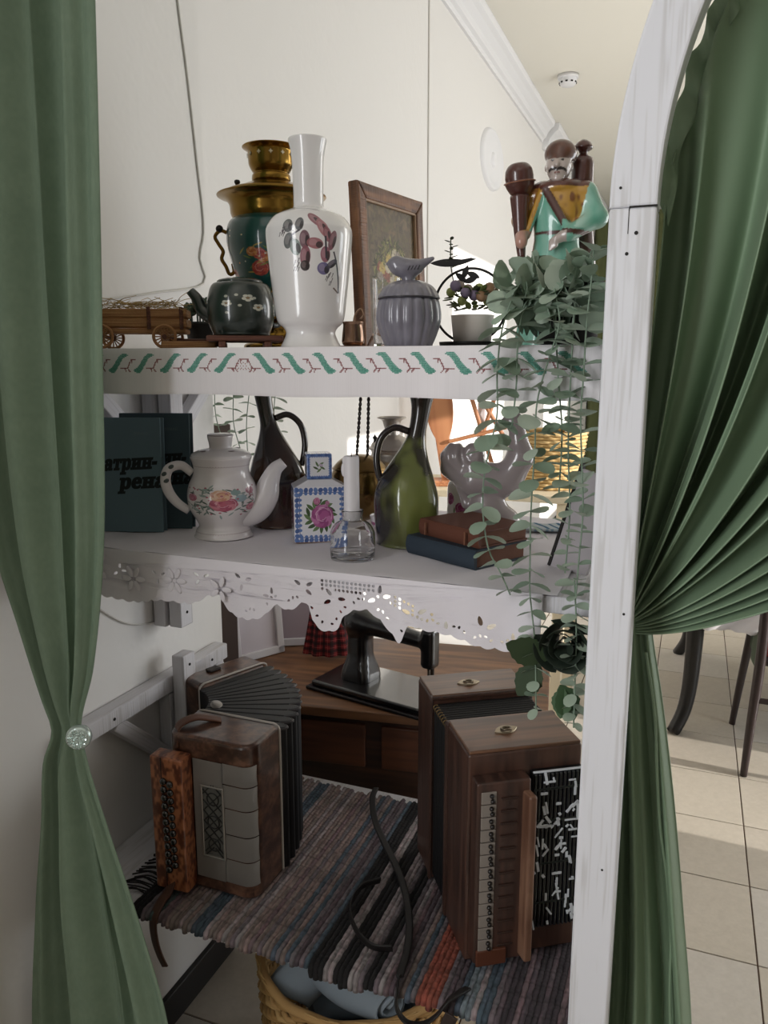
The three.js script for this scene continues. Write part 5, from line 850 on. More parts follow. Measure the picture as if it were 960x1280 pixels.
// ---------------------------------------------------------------- rag rug on the bottom shelf
function ribbon(pts, w, th, side, seg = 60) {           // a flat strap swept along pts; side(t) gives the direction of its width
  const c = new THREE.CatmullRomCurve3(pts.map((p) => V(...p)));
  return sheet((u, v) => { const p = c.getPoint(v), s = V(...side(v)).normalize(), tg = c.getTangent(v); s.addScaledVector(tg, -s.dot(tg)).normalize(); return p.addScaledVector(s, (u - 0.5) * w); }, 4, seg, th);
}
const LOW = 0.5375;
{
  const t = thing('rag_rug', 'woven rag rug of many coloured strips covering the bottom shelf', 'rug', [0, 0, 0]);
  const mot = (seed) => dtex(128, (u, v) => { const n = 0.55 * tnoise(u, v, 3, 40, seed) + 0.45 * tnoise(u, v, 6, 90, seed + 1), k = Math.pow(Math.abs(Math.sin(v * 2 * PI * 24)), 0.5); const q = (0.6 + 0.4 * n) * (0.82 + 0.18 * k), e = 0.05 * (tnoise(u, v, 3, 30, seed + 2) - 0.5); return [q + e, q - e * 0.4, q]; }, 1, 1, true);
  const tex = [1, 2, 3].map((k) => mot(200 + k * 7));
  const tones = { k: '#221f20', g: '#83787c', w: '#b3a6a6', p: '#8c7478', b: '#5d6b78', c: '#a08c86', m: '#6b5c62', n: '#4a4146', o: '#b0604e', t: '#62706e', l: '#97a0a8' };
  const seq = 'kkkggttppcccwcwbbbwcccwcgwccpcgccbgcbgmgbkkkwwkkkwwgkkgwpmgcbgoooogmmbllwbbgmnnpmnnmnnpmnmnn';
  const cache = {}, r = rng(19), N = seq.length, X0 = -0.884, X1 = -0.075, w = (X1 - X0) / N;
  const bump = rept(dtex(64, (u, v) => Math.pow(Math.abs(Math.sin(v * 2 * PI * 8)), 0.6) * 0.7 + 0.3 * tnoise(u, v, 4, 16, 3)), 1, 4);
  for (let i = 0; i < N; i++) {
    const ch = seq[i], key = ch + i % 3, m = cache[key] = cache[key] || mat(tones[ch], 0.95, { map: tex[i % 3], bumpMap: bump, bumpScale: 0.001 });
    const x = X0 + (i + 0.5) * w, hang = 0.011 + 0.009 * r() + (i > 40 && i < 52 ? 0.012 : 0), ph = r() * 6, zb = -1.485 - 0.02 * r(), top = LOW + 0.0045, len = (-0.998 - zb) + hang, hw = w * 0.54;
    const g = sheet((u, v) => {
      const l = v * len, a = (u - 0.5) * 2, bulge = Math.sqrt(Math.max(0, 1 - a * a)) * 0.0035, e = 0.0009 * Math.sin(l * 260 + ph), xx = x + a * (hw + 0.0006 * Math.sin(l * 190 + ph)) + 0.003 * Math.sin(l * 5 + 0.2);
      const flat = -0.998 - zb; if (l < flat) return V(xx, top - 0.003 + bulge + e, zb + l);
      const d = l - flat, q = Math.min(1, d / 0.012) * PI / 2; return V(xx, top - 0.003 - 0.008 * (1 - Math.cos(q)) + bulge * Math.cos(q) - Math.max(0, d - 0.012), -0.998 + 0.008 * Math.sin(q) + bulge * Math.sin(q) + e);
    }, 4, 60, 0.0016);
    part(t, 'weft_strip', g, m);
  }
  // black tassels at the left corner, loose warp threads
  const th = []; for (let k = 0; k < 26; k++) th.push(tube([[-0.88, LOW + 0.004, -1.03 - k * 0.006], [-0.90 - 0.01 * r(), LOW + 0.006 + 0.006 * r(), -1.03 - k * 0.006 + 0.006 * r()], [-0.925 - 0.012 * r(), LOW + 0.003 + 0.004 * r(), -1.025 - k * 0.006 + 0.01 * r()]], 0.0016, 6, 5));
  part(t, 'fringe', mergeGeometries(th), mat('#221f20', 0.95)).userData.kind = 'stuff';
}
const RUG = LOW + 0.008;
// ---------------------------------------------------------------- left accordion, fanned open
M.celluloid = mat('#ffffff', 0.28, { physical: true, clearcoat: 0.6, clearcoatRoughness: 0.15, map: dtex(256, (u, v) => { const n = 0.5 * tnoise(u, v, 5, 7, 301) + 0.3 * tnoise(u, v, 14, 18, 302) + 0.2 * tnoise(u, v, 40, 44, 303); return cmix([0.22, 0.14, 0.11], [0.44, 0.31, 0.24], sstep(0.25, 0.75, n)); }, 1, 1, true) });
M.bellows = mat('#0c0c0e', 0.5);
M.ivory = mat('#b9b1a8', 0.45);
{
  const A = V(-0.951, 0, -1.175), H = 0.3, t = thing('button_accordion', 'brown marbled button accordion fanned open with silver grille', 'accordion', [A.x, RUG, A.z]);
  // front casing
  const fc = new THREE.Vector3(-0.761, 0, -1.128).sub(A), rot = 0;
  const caseG = (w, h, d, r) => { const s = new THREE.Shape(), a = w / 2, b = d / 2; s.moveTo(-a + r, b); s.lineTo(a - r, b); s.quadraticCurveTo(a, b, a, b - r); s.lineTo(a, -b); s.lineTo(-a, -b); s.lineTo(-a, b - r); s.quadraticCurveTo(-a, b, -a + r, b); return extrude(s, h, 0.007, 3).rotateX(-PI / 2).scale(1, 1, -1); };
  const fix = (g) => { const i = g.index; if (i) { const a = i.array; for (let k = 0; k < a.length; k += 3) { const q = a[k]; a[k] = a[k + 1]; a[k + 1] = q; } } else { const q = g.attributes; for (const n of Object.keys(q)) { const at = q[n], s = at.itemSize, a = at.array; for (let k = 0; k < at.count; k += 3) for (let c = 0; c < s; c++) { const m = a[k * s + c]; a[k * s + c] = a[(k + 1) * s + c]; a[(k + 1) * s + c] = m; } } } g.computeVertexNormals(); return g; };
  const front = part(t, 'treble_casing', uvMetres(fix(caseG(0.178, H, 0.1, 0.03)), 6), M.celluloid, [fc.x, 0, fc.z], [0, rot, 0]);
  const trim = (w, h, z, r) => { const q = []; const pts = [[-w / 2, 0.004], [-w / 2, h - r], [-w / 2 + r * 0.3, h - r * 0.3], [-w / 2 + r, h], [w / 2 - r, h], [w / 2 - r * 0.3, h - r * 0.3], [w / 2, h - r], [w / 2, 0.004]]; const c = new THREE.CatmullRomCurve3(pts.map((p) => V(p[0], p[1], z)), false, 'catmullrom', 0.1); return new THREE.TubeGeometry(c, 120, 0.0022, 8); };
  part(front, 'edge_trim', trim(0.18, H + 0.001, -0.049, 0.014), M.ivory);
  // silver grille, wrapping the right-hand corner
  const gz = 0.0525, sil = mat('#c4beb6', 0.4, { metalness: 0.3, bumpMap: rept(dtex(64, (u, v) => (Math.sin(u * 2 * PI * 8) * Math.sin(v * 2 * PI * 8) > 0 ? 1 : 0.2)), 10, 22), bumpScale: 0.0012 });
  const gw = 0.097, gx0 = -0.014;
  const wrap = (s) => { const edge = 0.089 - 0.022; if (s < edge) return [s, gz]; const a = Math.min((s - edge) / 0.02, PI / 2 * 0.9); return [edge + 0.0225 * Math.sin(a), gz - 0.0225 * (1 - Math.cos(a))]; };
  const gBands = [[0.03, 0.075], [0.078, 0.124], [0.127, 0.175], [0.178, 0.221], [0.224, 0.262]];
  for (const [a, b] of gBands) part(front, 'grille_panel', sheet((u, v) => { const [x, z] = wrap(mix(gx0 + 0.044, gx0 + gw + 0.012, u)), e = 0.004 * Math.sin(PI * v) * sstep(0, 0.12, u); return V(x + 0.35 * e * sstep(0.6, 1, u), mix(b, a, v), z + e); }, 24, 10, 0.0015), sil);
  part(front, 'grille_panel', sheet((u, v) => V(mix(gx0 - 0.016, gx0 + 0.044, u), mix(0.262, 0.214, v), gz + 0.002), 10, 8, 0.0015), sil);
  part(front, 'grille_panel', sheet((u, v) => V(mix(gx0 - 0.016, gx0 + 0.044, u), mix(0.075, 0.03, v), gz + 0.002), 10, 8, 0.0015), sil);
  part(front, 'grille_panel', sheet((u, v) => V(mix(gx0 - 0.016, gx0 + 0.002, u), mix(0.214, 0.075, v), gz + 0.002), 4, 8, 0.0015), sil);
  const fr = part(front, 'lattice_window', box(0.042, 0.138, 0.003, 0.001), mat('#54524c', 0.6), [gx0 + 0.023, 0.1445, gz]);
  for (const [w, h, x, y] of [[0.046, 0.004, 0, 0.069], [0.046, 0.004, 0, -0.069], [0.004, 0.142, -0.022, 0], [0.004, 0.142, 0.022, 0]]) part(fr, 'window_rim', box(w, h, 0.006, 0.0015), mat('#b0aaa4', 0.3, { metalness: 0.8 }), [x, y, 0.0025]);
  const bar = mat('#191816', 0.4);
  for (let k = -3; k <= 3; k++) for (const s of [-1, 1]) { const l = 0.07; part(fr, 'lattice_bar', box(0.0022, Math.abs(k) === 3 ? 0.03 : 0.058, 0.002, 0.0006), bar, [s * (Math.abs(k) === 3 ? 0.012 : 0), k * 0.0205, 0.0022], [0, 0, s * 0.78]); }
  for (const y of [-0.045, 0, 0.045]) part(fr, 'lattice_ring', new THREE.TorusGeometry(0.012, 0.0011, 6, 24), bar, [0, y, 0.003]);
  // keyboard wing
  const kb = part(front, 'keyboard', uvMetres(box(0.068, 0.262, 0.034, 0.005, 3), 8), mat('#ffffff', 0.35, { physical: true, clearcoat: 0.5, map: dtex(256, (u, v) => { const n = 0.5 * tnoise(u, v, 12, 5, 311) + 0.5 * tnoise(u, v, 30, 16, 312); return cmix([0.36, 0.18, 0.11], [0.68, 0.43, 0.29], sstep(0.3, 0.7, n)); }, 1, 1, true) }), [-0.066, 0.14, 0.07], [0, R(2), 0]);
  part(kb, 'seam', box(0.0015, 0.262, 0.001, 0), M.dark, [-0.009, 0, 0.0172]);
  const bg = new THREE.SphereGeometry(0.0068, 14, 10).scale(1, 1, 0.8), bm = mat('#15100f', 0.2, { physical: true, clearcoat: 1 });
  for (let c = 0; c < 2; c++) for (let k = 0; k < 12 - (c ? 1 : 0); k++) part(kb, 'button', bg, bm, [-0.005 + c * 0.0135 + k * 0.0003, 0.086 - k * 0.0158 - c * 0.004, 0.0185]);
  // hand straps
  part(front, 'hand_strap', ribbon([[-0.07, H - 0.03, 0.048], [-0.075, H + 0.004, 0.03], [-0.06, H + 0.012, 0.005], [-0.035, H + 0.006, -0.015], [-0.02, H + 0.001, -0.025]], 0.024, 0.003, () => [0.75, 0, 0.65]), mat('#5a3420', 0.55));
  part(t, 'shoulder_strap', ribbon([[0.125, 0.05, 0.12], [0.122, 0.012, 0.14], [0.122, 0.005, 0.165], [0.123, -0.012, 0.187], [0.128, -0.05, 0.192], [0.138, -0.078, 0.193], [0.148, -0.094, 0.194]], 0.02, 0.003, () => [0.9, 0.1, 0.3]), mat('#4a2c1c', 0.55));
  // bellows: twelve folds between the casings
  const a0 = R(0), a1 = R(-69), n = 12, bh = H - 0.012;
  const foldGeo = (() => { const da = (a0 - a1) / n * 0.94, s = new THREE.Shape(), P = []; const ri = 0.105, ro = 0.266, rr = 0.288; P.push([ri * Math.cos(-da / 2), ri * Math.sin(-da / 2)]); for (let i = 0; i <= 8; i++) { const q = i / 8, a = mix(-da / 2, da / 2, q), ra = mix(ro, rr, Math.pow(Math.sin(q * PI), 0.6)); P.push([ra * Math.cos(a), ra * Math.sin(a)]); } P.push([ri * Math.cos(da / 2), ri * Math.sin(da / 2)]); P.forEach((p, i) => i ? s.lineTo(...p) : s.moveTo(...p)); return extrude(s, bh, 0.0022, 2).rotateX(-PI / 2); })();
  const capG = (() => { const da = (a0 - a1) / n * 0.9, pts = []; for (let i = 0; i <= 10; i++) { const q = i / 10, a = mix(-da / 2, da / 2, q), ra = mix(0.266, 0.2895, Math.pow(Math.sin(q * PI), 0.6)); pts.push(V(ra * Math.cos(a), 0, -ra * Math.sin(a))); } return tube(pts, 0.0022, 16, 6); })();
  for (let k = 0; k < n; k++) { const a = mix(a0, a1, (k + 0.5) / n), f = part(t, 'bellows_fold', foldGeo, M.bellows, [0, 0.004, 0], [0, -a, 0]); part(f, 'corner_guard', capG, mat('#4d4b4c', 0.35, { metalness: 0.7 }), [0, bh - 0.002, 0]); }
  const cs = new THREE.Shape(); for (let i = 0; i <= 20; i++) { const a = mix(-a0, -a1, i / 20), p = [0.26 * Math.cos(a), 0.26 * Math.sin(a)]; i ? cs.lineTo(...p) : cs.moveTo(...p); } for (let i = 20; i >= 0; i--) { const a = mix(-a0, -a1, i / 20); cs.lineTo(0.11 * Math.cos(a), 0.11 * Math.sin(a)); }
  part(t, 'bellows_core', extrude(cs, bh - 0.012, 0.001).rotateX(-PI / 2).translate(0, 0.006, 0), M.bellows);
  // rear casing
  const rc = new THREE.Vector3(-0.916, 0, -1.37).sub(A);
  const rear = part(t, 'bass_casing', uvMetres(box(0.175, H, 0.075, 0.012, 4), 6), M.celluloid, [rc.x, H / 2, rc.z], [0, R(69), 0]);
  part(rear, 'edge_trim', trim(0.178, H + 0.001, 0.037, 0.014), M.ivory, [0, -H / 2, 0]);
  part(rear, 'strap_button', box(0.03, 0.006, 0.02, 0.003), M.brown, [-0.02, H / 2 + 0.003, -0.01]);
  part(t, 'air_valve', lathe([[0.0001, 0.006], [0.010, 0.005], [0.0125, 0.002], [0.013, 0]], 28).rotateZ(-0.4), mat('#8a8784', 0.3, { metalness: 0.8 }), [0.115, bh + 0.004, -0.045]);
}
// ---------------------------------------------------------------- right accordion, closed
{
  const H = 0.362, W = 0.19, th = R(33.5), t = thing('button_accordion', 'old closed wooden button accordion with white buttons and black fretwork grille', 'accordion', [-0.292, RUG, -1.262], th);
  const wd = mat('#ffffff', 0.42, { physical: true, clearcoat: 0.25, clearcoatRoughness: 0.3, map: woodTex('#2c1a14', '#54372b', 320, 'v', 30, 0.15), bumpMap: rept(grainBump, 1, 1), bumpScale: 0.0004 }), top = mat('#ffffff', 0.36, { physical: true, clearcoat: 0.35, clearcoatRoughness: 0.3, map: woodTex('#4a2f20', '#80593f', 326, 'u', 30, 0.1) });
  const casing = (name, d, z) => { const c = part(t, name, uvMetres(box(W, H, d, 0.005, 3), 3), wd, [0, H / 2, z]); const l = part(c, 'end_board', uvMetres(box(W - 0.004, 0.006, d - 0.004, 0.0025, 2), 3), top, [0, H / 2 + 0.0015, 0]); return c; };
  const front = casing('treble_casing', 0.118, 0.096), rear = casing('bass_casing', 0.098, -0.106);
  for (const [c, d] of [[front, 0.118], [rear, 0.098]]) { part(c, 'moulding', box(W + 0.004, 0.008, 0.012, 0.003), wd, [0, H / 2 - 0.001, d / 2 * (c === front ? -1 : 1) * 0.93]); for (const s of [-1, 1]) part(c, 'moulding', box(0.006, H, 0.012, 0.0025), wd, [s * W / 2, 0, d / 2 * (c === front ? -1 : 1) * 0.93]); }
  for (let k = 0; k < 12; k++) part(t, 'bellows_fold', box(W - 0.008, H - 0.02, 0.0066, 0.003, 2), M.bellows, [0, H / 2, -0.0535 + k * 0.0083]);
  part(t, 'bellows_core', box(W - 0.022, H - 0.034, 0.1, 0.002), M.bellows, [0, H / 2, -0.008]);
  for (let k = 0; k < 9; k++) part(t, 'corner_guard', new THREE.TorusGeometry(0.0045, 0.0012, 6, 12, PI), mat('#8a7350', 0.35, { metalness: 0.8 }), [-W / 2 + 0.006, H - 0.014, -0.05 + k * 0.0104], [0, 0, 0.8]);
  // ring plates on the end boards
  const plate = (par, z, rot) => { const s = new THREE.Shape(); s.moveTo(-0.022, 0); s.quadraticCurveTo(-0.012, 0.013, 0, 0.014); s.quadraticCurveTo(0.012, 0.013, 0.022, 0); s.quadraticCurveTo(0.01, -0.013, 0, -0.013); s.quadraticCurveTo(-0.01, -0.013, -0.022, 0); const h = new THREE.Path(); h.absellipse(0, 0, 0.01, 0.006, 0, 2 * PI); s.holes.push(h); const p = part(par, 'strap_plate', extrude(s, 0.0025, 0.0006, 1).rotateX(-PI / 2), mat('#a89a84', 0.35, { metalness: 0.85 }), [-0.012, H / 2 + 0.0045, z], [0, rot, 0]); part(p, 'strap_ring', new THREE.TorusGeometry(0.008, 0.0016, 8, 24).rotateX(PI / 2 - 0.2), mat('#7c705e', 0.35, { metalness: 0.9 }), [0, 0.004, 0]); };
  plate(front, 0.0, 0.25); plate(rear, 0.005, 0);
  // fingerboard with button plates
  const fb = part(front, 'fingerboard', uvMetres(box(0.088, H - 0.05, 0.03, 0.004, 2), 3), wd, [-0.046, -0.008, 0.073]);
  part(fb, 'board_ridge', uvMetres(box(0.014, H - 0.075, 0.05, 0.005, 3), 3), mat('#ffffff', 0.4, { map: woodTex('#5a3a2a', '#8d6a54', 340, 'v', 30, 0.3) }), [0.037, -0.006, 0.012], [0, 0.12, 0]);
  const pm = mat('#8d847c', 0.4), sg = new THREE.SphereGeometry(0.0038, 12, 8), dm = mat('#1a1513', 0.3);
  for (let k = 0; k < 13; k++) { const y = 0.132 - k * 0.0212; const p = part(fb, 'button_plate', box(0.024, 0.0195, 0.003, 0.001), pm, [-0.025, y, 0.016]); part(p, 'button', sg, dm, [0.004, 0.004, 0.003]); part(p, 'button', sg, dm, [0.0055, -0.005, 0.003]); }
  for (let k = 0; k < 13; k++) part(fb, 'lever', box(0.026, 0.0035, 0.003, 0.001), mat('#34211a', 0.5), [0.008, 0.128 - k * 0.0212, 0.016]);
  part(fb, 'foot_block', box(0.05, 0.028, 0.006, 0.002), mat('#5c3423', 0.45), [-0.015, -0.145, 0.016]);
  // black fretwork grille with pale inlay scraps
  const gr = part(front, 'grille', box(0.086, H - 0.085, 0.014, 0.002), mat('#0e0e10', 0.4), [0.05, 0.008, 0.062]);
  const slat = mat('#15161a', 0.25, { physical: true, clearcoat: 0.7 }), pale = mat('#d5d8de', 0.35), r = rng(71);
  for (let k = 0; k < 12; k++) part(gr, 'grille_slat', box(0.0046, H - 0.09, 0.006, 0.0018), slat, [-0.0385 + k * 0.007, 0, 0.009]);
  for (let k = 0; k < 70; k++) { const x = -0.04 + r() * 0.08, y = (r() - 0.5) * (H - 0.1) * (r() < 0.75 ? 1 : 0.6), l = 0.004 + r() * 0.014; part(gr, 'inlay_scrap', box(0.0024 + r() * 0.0026, l * 1.25, 0.002, 0.0006), pale, [x, y, 0.0118], [0, 0, [0, 0.6, -0.7, 1.57, 0.2][Math.floor(r() * 5)]]); }
  for (const y of [-0.09, -0.02, 0.055, 0.11]) part(gr, 'cross_band', box(0.084, 0.004, 0.004, 0.001), slat, [0, y, 0.0105]);
  part(gr, 'pale_edge', box(0.084, 0.003, 0.004, 0.001), pale, [0, (H - 0.085) / 2, 0.008]);
}
// shoulder strap trailing over the rug
{
  const c = mat('#14100f', 0.6);
  const y = RUG + 0.007;
  solo('leather_strap', ribbon([[-0.60, y + 0.02, -1.475], [-0.598, y + 0.012, -1.45], [-0.572, y, -1.396], [-0.522, y, -1.324], [-0.465, y, -1.251], [-0.422, y, -1.182], [-0.39, y, -1.108], [-0.376, y, -1.055], [-0.37, y, -1.01], [-0.366, y - 0.006, -0.984], [-0.362, y - 0.03, -0.974], [-0.345, y - 0.046, -0.972], [-0.32, y - 0.04, -0.972], [-0.298, y - 0.018, -0.973], [-0.282, y + 0.004, -0.985], [-0.262, y + 0.002, -1.02]], 0.013, 0.003, (v) => v < 0.55 ? [1, 0.05, 0.6] : [0.2, 0.3, 1], 140), c, 'long dark leather strap trailing over the rug beside the wooden accordion', 'strap');
  solo('leather_strap', ribbon([[-0.478, y + 0.012, -1.195], [-0.503, y + 0.012, -1.166], [-0.503, y + 0.008, -1.115], [-0.47, y + 0.006, -1.066], [-0.43, y + 0.006, -1.042], [-0.398, y + 0.008, -1.048]], 0.015, 0.003, () => [0.25, 1.0, 0.3], 90), c, 'short black strap curled in a loop on the dark rug stripes', 'strap');
  const b = thing('strap_buckle', 'brown strap end with brass studs by the accordion foot', 'buckle', [-0.262, RUG - 0.03, -0.972], 0);
  part(b, 'leather', ribbon([[-0.012, 0.028, 0.0], [-0.022, 0.0, 0.004], [-0.03, -0.04, 0.004], [-0.036, -0.09, 0.002]], 0.02, 0.003, () => [1, 0.1, 0]), mat('#2b1d17', 0.5));
  for (let k = 0; k < 5; k++) part(b, 'stud', new THREE.SphereGeometry(0.0028, 12, 8), mat('#b5a88e', 0.3, { metalness: 0.9 }), [-0.018 - k * 0.004, 0.005 - k * 0.02, 0.0065]);
}
// ---------------------------------------------------------------- wicker basket with cloths under the shelf
{
  const t = thing('wicker_basket', 'round woven straw basket standing under the bottom shelf', 'basket', [-0.555, 0, -1.278]);
  t.scale.y = 0.95;
  const prof = curve1([[0, 0.15], [0.1, 0.178], [0.25, 0.196], [0.36, 0.2]]), rows = 26, st = 30, wm = ['#bd9660', '#aa844f', '#c9a46c'].map((c) => mat(c, 0.75)), sm = mat('#8a6a3c', 0.8);
  for (let k = 0; k < rows; k++) { const y = 0.01 + k * 0.0135, pts = []; for (let i = 0; i < st * 4; i++) { const a = i / (st * 4) * 2 * PI, rr = prof(y) + 0.0042 * Math.cos(a * st / 1 + (k % 2) * PI); pts.push(V(Math.cos(a) * rr, y + 0.0015 * Math.sin(a * 13 + k), Math.sin(a) * rr)); } part(t, 'woven_strand', tube(pts, 0.0062, st * 4, 5, true), wm[k % 3]); }
  for (let k = 0; k < st; k++) { const a = (k + 0.5) / st * 2 * PI; part(t, 'stake', tube([0, 0.12, 0.24, 0.352].map((y) => V(Math.cos(a) * prof(y), y + 0.004, Math.sin(a) * prof(y))), 0.0035, 10, 5), sm); }
  part(t, 'rim', tube(Array.from({ length: 60 }, (_, i) => { const a = i / 60 * 2 * PI; return V(Math.cos(a) * 0.2, 0.36 + 0.002 * Math.sin(i * 1.3), Math.sin(a) * 0.2); }), 0.009, 120, 8, true), wm[0]);
  part(t, 'base', new THREE.CylinderGeometry(0.15, 0.15, 0.012, 40).translate(0, 0.008, 0), sm);
  const gs = []; const r = rng(44); for (let k = 0; k < 70; k++) { const a = r() * 6.28, rr = 0.2; gs.push(tube([[Math.cos(a) * rr, 0.36, Math.sin(a) * rr], [Math.cos(a + 0.1) * (rr + 0.01), 0.368 + 0.008 * r(), Math.sin(a + 0.1) * (rr + 0.01)], [Math.cos(a + 0.25) * (rr + 0.012 * r()), 0.36 + 0.01 * r(), Math.sin(a + 0.25) * rr]], 0.0013, 6, 4)); }
  part(t, 'loose_straw', mergeGeometries(gs), wm[2]).userData.kind = 'stuff';
}
{
  const m1 = mat('#939fa9', 0.9, { bumpMap: rept(clothBump, 6, 6), bumpScale: 0.0004 }), m2 = mat('#74828f', 0.9, { bumpMap: rept(clothBump, 6, 6), bumpScale: 0.0004 });
  // rolled and folded cloths: spiral sections swept along their length
  const roll = (turns, r0, len, flat) => { const p = []; const n = 60; return sheet((u, v) => { const a = v * turns * 2 * PI, rr = r0 * (0.25 + 0.75 * v) * (1 + 0.04 * Math.sin(u * 9 + v * 20)); return V((u - 0.5) * len + 0.006 * Math.sin(v * 30), Math.sin(a) * rr * flat, Math.cos(a) * rr + 0.01 * Math.sin(u * 4)); }, 26, 110, 0.004); };
  solo('folded_cloth', roll(2.6, 0.052, 0.2, 0.8), m1, 'rolled grey blue cloth lying uppermost in the basket', 'cloth', [-0.53, 0.35, -1.18], [0.1, -0.35, 0.05], 'cloths in the wicker basket');
  solo('folded_cloth', roll(2.1, 0.055, 0.17, 0.75), m2, 'grey blue cloth folded beside the basket rim on the right', 'cloth', [-0.45, 0.345, -1.245], [0.1, 0.35, 0.0], 'cloths in the wicker basket');
  solo('folded_cloth', roll(2.3, 0.06, 0.16, 0.8), m1, 'grey cloth bunched upright against the left basket rim', 'cloth', [-0.635, 0.35, -1.215], [0.3, 1.2, 0.5], 'cloths in the wicker basket');
  solo('folded_cloth', roll(2, 0.09, 0.22, 0.7), m2, 'grey blue cloth lying at the bottom of the basket', 'cloth', [-0.555, 0.23, -1.295], [0, 0.6, 0], 'cloths in the wicker basket');
}
// ---------------------------------------------------------------- sewing table and machine behind the shelves
M.tableWood = mat('#ffffff', 0.5, { map: woodTex('#5a3a24', '#8f6442', 350, 'u', 30, 0.15), bumpMap: rept(grainBump, 1, 1), bumpScale: 0.0003 });
M.tableDark = mat('#ffffff', 0.5, { map: woodTex('#27160f', '#4a2c1e', 356, 'u') });
const TB = 0.69;
{
  const t = thing('sewing_table', 'brown wooden sewing table behind the accordions', 'table', [-0.70, 0, -1.84], R(9));
  part(t, 'tabletop', uvMetres(box(0.82, 0.024, 0.5, 0.004), 2), M.tableWood, [0, TB - 0.012, 0]);
  part(t, 'apron', uvMetres(box(0.76, 0.36, 0.44, 0.003), 2), M.tableDark, [0, TB - 0.205, 0]);
  for (const x of [-0.19, 0.19]) { const d = part(t, 'drawer', uvMetres(box(0.34, 0.11, 0.014, 0.003), 2), mat('#ffffff', 0.5, { map: woodTex('#4a2817', '#6f4026', 360, 'u') }), [x, TB - 0.1, 0.222]); part(d, 'knob', new THREE.SphereGeometry(0.01, 14, 10), M.brass, [0, 0, 0.015]); }
  for (const sx of [-1, 1]) for (const sz of [-1, 1]) part(t, 'leg', lathe([[0.0001, 0], [0.02, 0], [0.024, 0.06], [0.02, 0.2], [0.026, 0.3], [0.022, 0.45], [0.024, 0.56]], 20), M.tableDark, [sx * 0.34, 0, sz * 0.19]);
}
{
  const t = thing('sewing_machine', 'black antique sewing machine on the brown wooden table', 'sewing machine', [-0.662, TB + 0.0005, -1.712], -R(12));
  const black = glaze('#0c0b0c', 0.3);
  const f = (x, y, z) => {
    let d = rbox(x, y, z, -0.085, 0.09, 0, 0.03 + 0.012 * sstep(0.1, 0.03, y), 0.085, 0.028 + 0.014 * sstep(0.1, 0.03, y), 0.02);
    d = smin(d, ell(x, y, z, -0.09, 0.185, 0, 0.038, 0.034, 0.034), 0.02);
    d = smin(d, cap(x, y, z, [-0.09, 0.182, 0], [0.1, 0.165, 0], 0.03, 0.02), 0.02);
    d = smin(d, rbox(x, y, z, 0.118, 0.15, 0, 0.018, 0.052, 0.02, 0.01), 0.01);
    return Math.max(d, -(y - 0.012));
  };
  const body = part(t, 'arm', sdf(f, [-0.15, 0.008, -0.06], [0.15, 0.23, 0.06], 0.004), black);
  part(t, 'bed_plate', box(0.36, 0.016, 0.17, 0.006, 3), black, [0, 0.016, 0]);
  part(t, 'wooden_base', box(0.38, 0.009, 0.19, 0.003), mat('#171213', 0.35), [0, 0.0045, 0]);
  part(t, 'needle_bar', new THREE.CylinderGeometry(0.004, 0.004, 0.09, 10), mat('#8a857f', 0.25, { metalness: 1 }), [0.118, 0.072, 0.004]);
  part(t, 'presser_foot', box(0.014, 0.006, 0.022, 0.002), mat('#8a857f', 0.25, { metalness: 1 }), [0.118, 0.028, 0.006]);
  part(t, 'presser_bar', new THREE.CylinderGeometry(0.006, 0.006, 0.06, 12), mat('#4a4440', 0.3, { metalness: 0.9 }), [0.118, 0.075, -0.01]);
  part(t, 'end_cap', lathe([[0.0001, 0.006], [0.02, 0.005], [0.026, 0]], 28).rotateZ(PI / 2).translate(-0.127, 0.182, 0), mat('#2c211b', 0.4));
  t.scale.y = 0.95;
}
// framed pictures and boards leaning at the back of the table
{
  const fr = (label, x, z, w, h, turn, lean, rim, face) => { const t = thing('leaning_frame', label, 'frame', [x, TB + 0.001, z], turn); t.rotation.order = 'YXZ'; t.rotation.x = lean; part(t, 'panel', box(w - 0.02, h - 0.02, 0.006, 0.001), face, [0, h / 2, 0]); for (const [a, b, c, d] of [[w, 0.022, 0, 0.011], [w, 0.022, 0, h - 0.011], [0.022, h, -w / 2 + 0.011, h / 2], [0.022, h, w / 2 - 0.011, h / 2]]) part(t, 'frame_rail', box(a, b, 0.016, 0.003), rim, [c, d, 0.002]); };
  fr('white framed panel leaning on the wall beside the sewing machine', -1.085, -1.80, 0.16, 0.30, R(62), -0.1, mat('#d9d5d8', 0.5), mat('#cfc6cc', 0.7));
  fr('white framed mirror-like panel leaning behind the left accordion', -1.03, -1.93, 0.22, 0.26, R(30), -0.12, mat('#e2dfe2', 0.5), mat('#b9a9b0', 0.6));
  fr('dark wood framed board leaning at the back of the sewing table', -0.925, -2.05, 0.12, 0.24, R(58), -0.1, mat('#4a3a36', 0.5), mat('#6d6160', 0.7));
  solo('dark_plank', uvMetres(box(0.05, 0.66, 0.02, 0.003), 2), mat('#4a3c36', 0.7), 'dark wooden plank standing upright against the wall corner', 'plank', [-1.106, 0.69 + 0.331, -1.68], [0, 0.9, 0]);
}
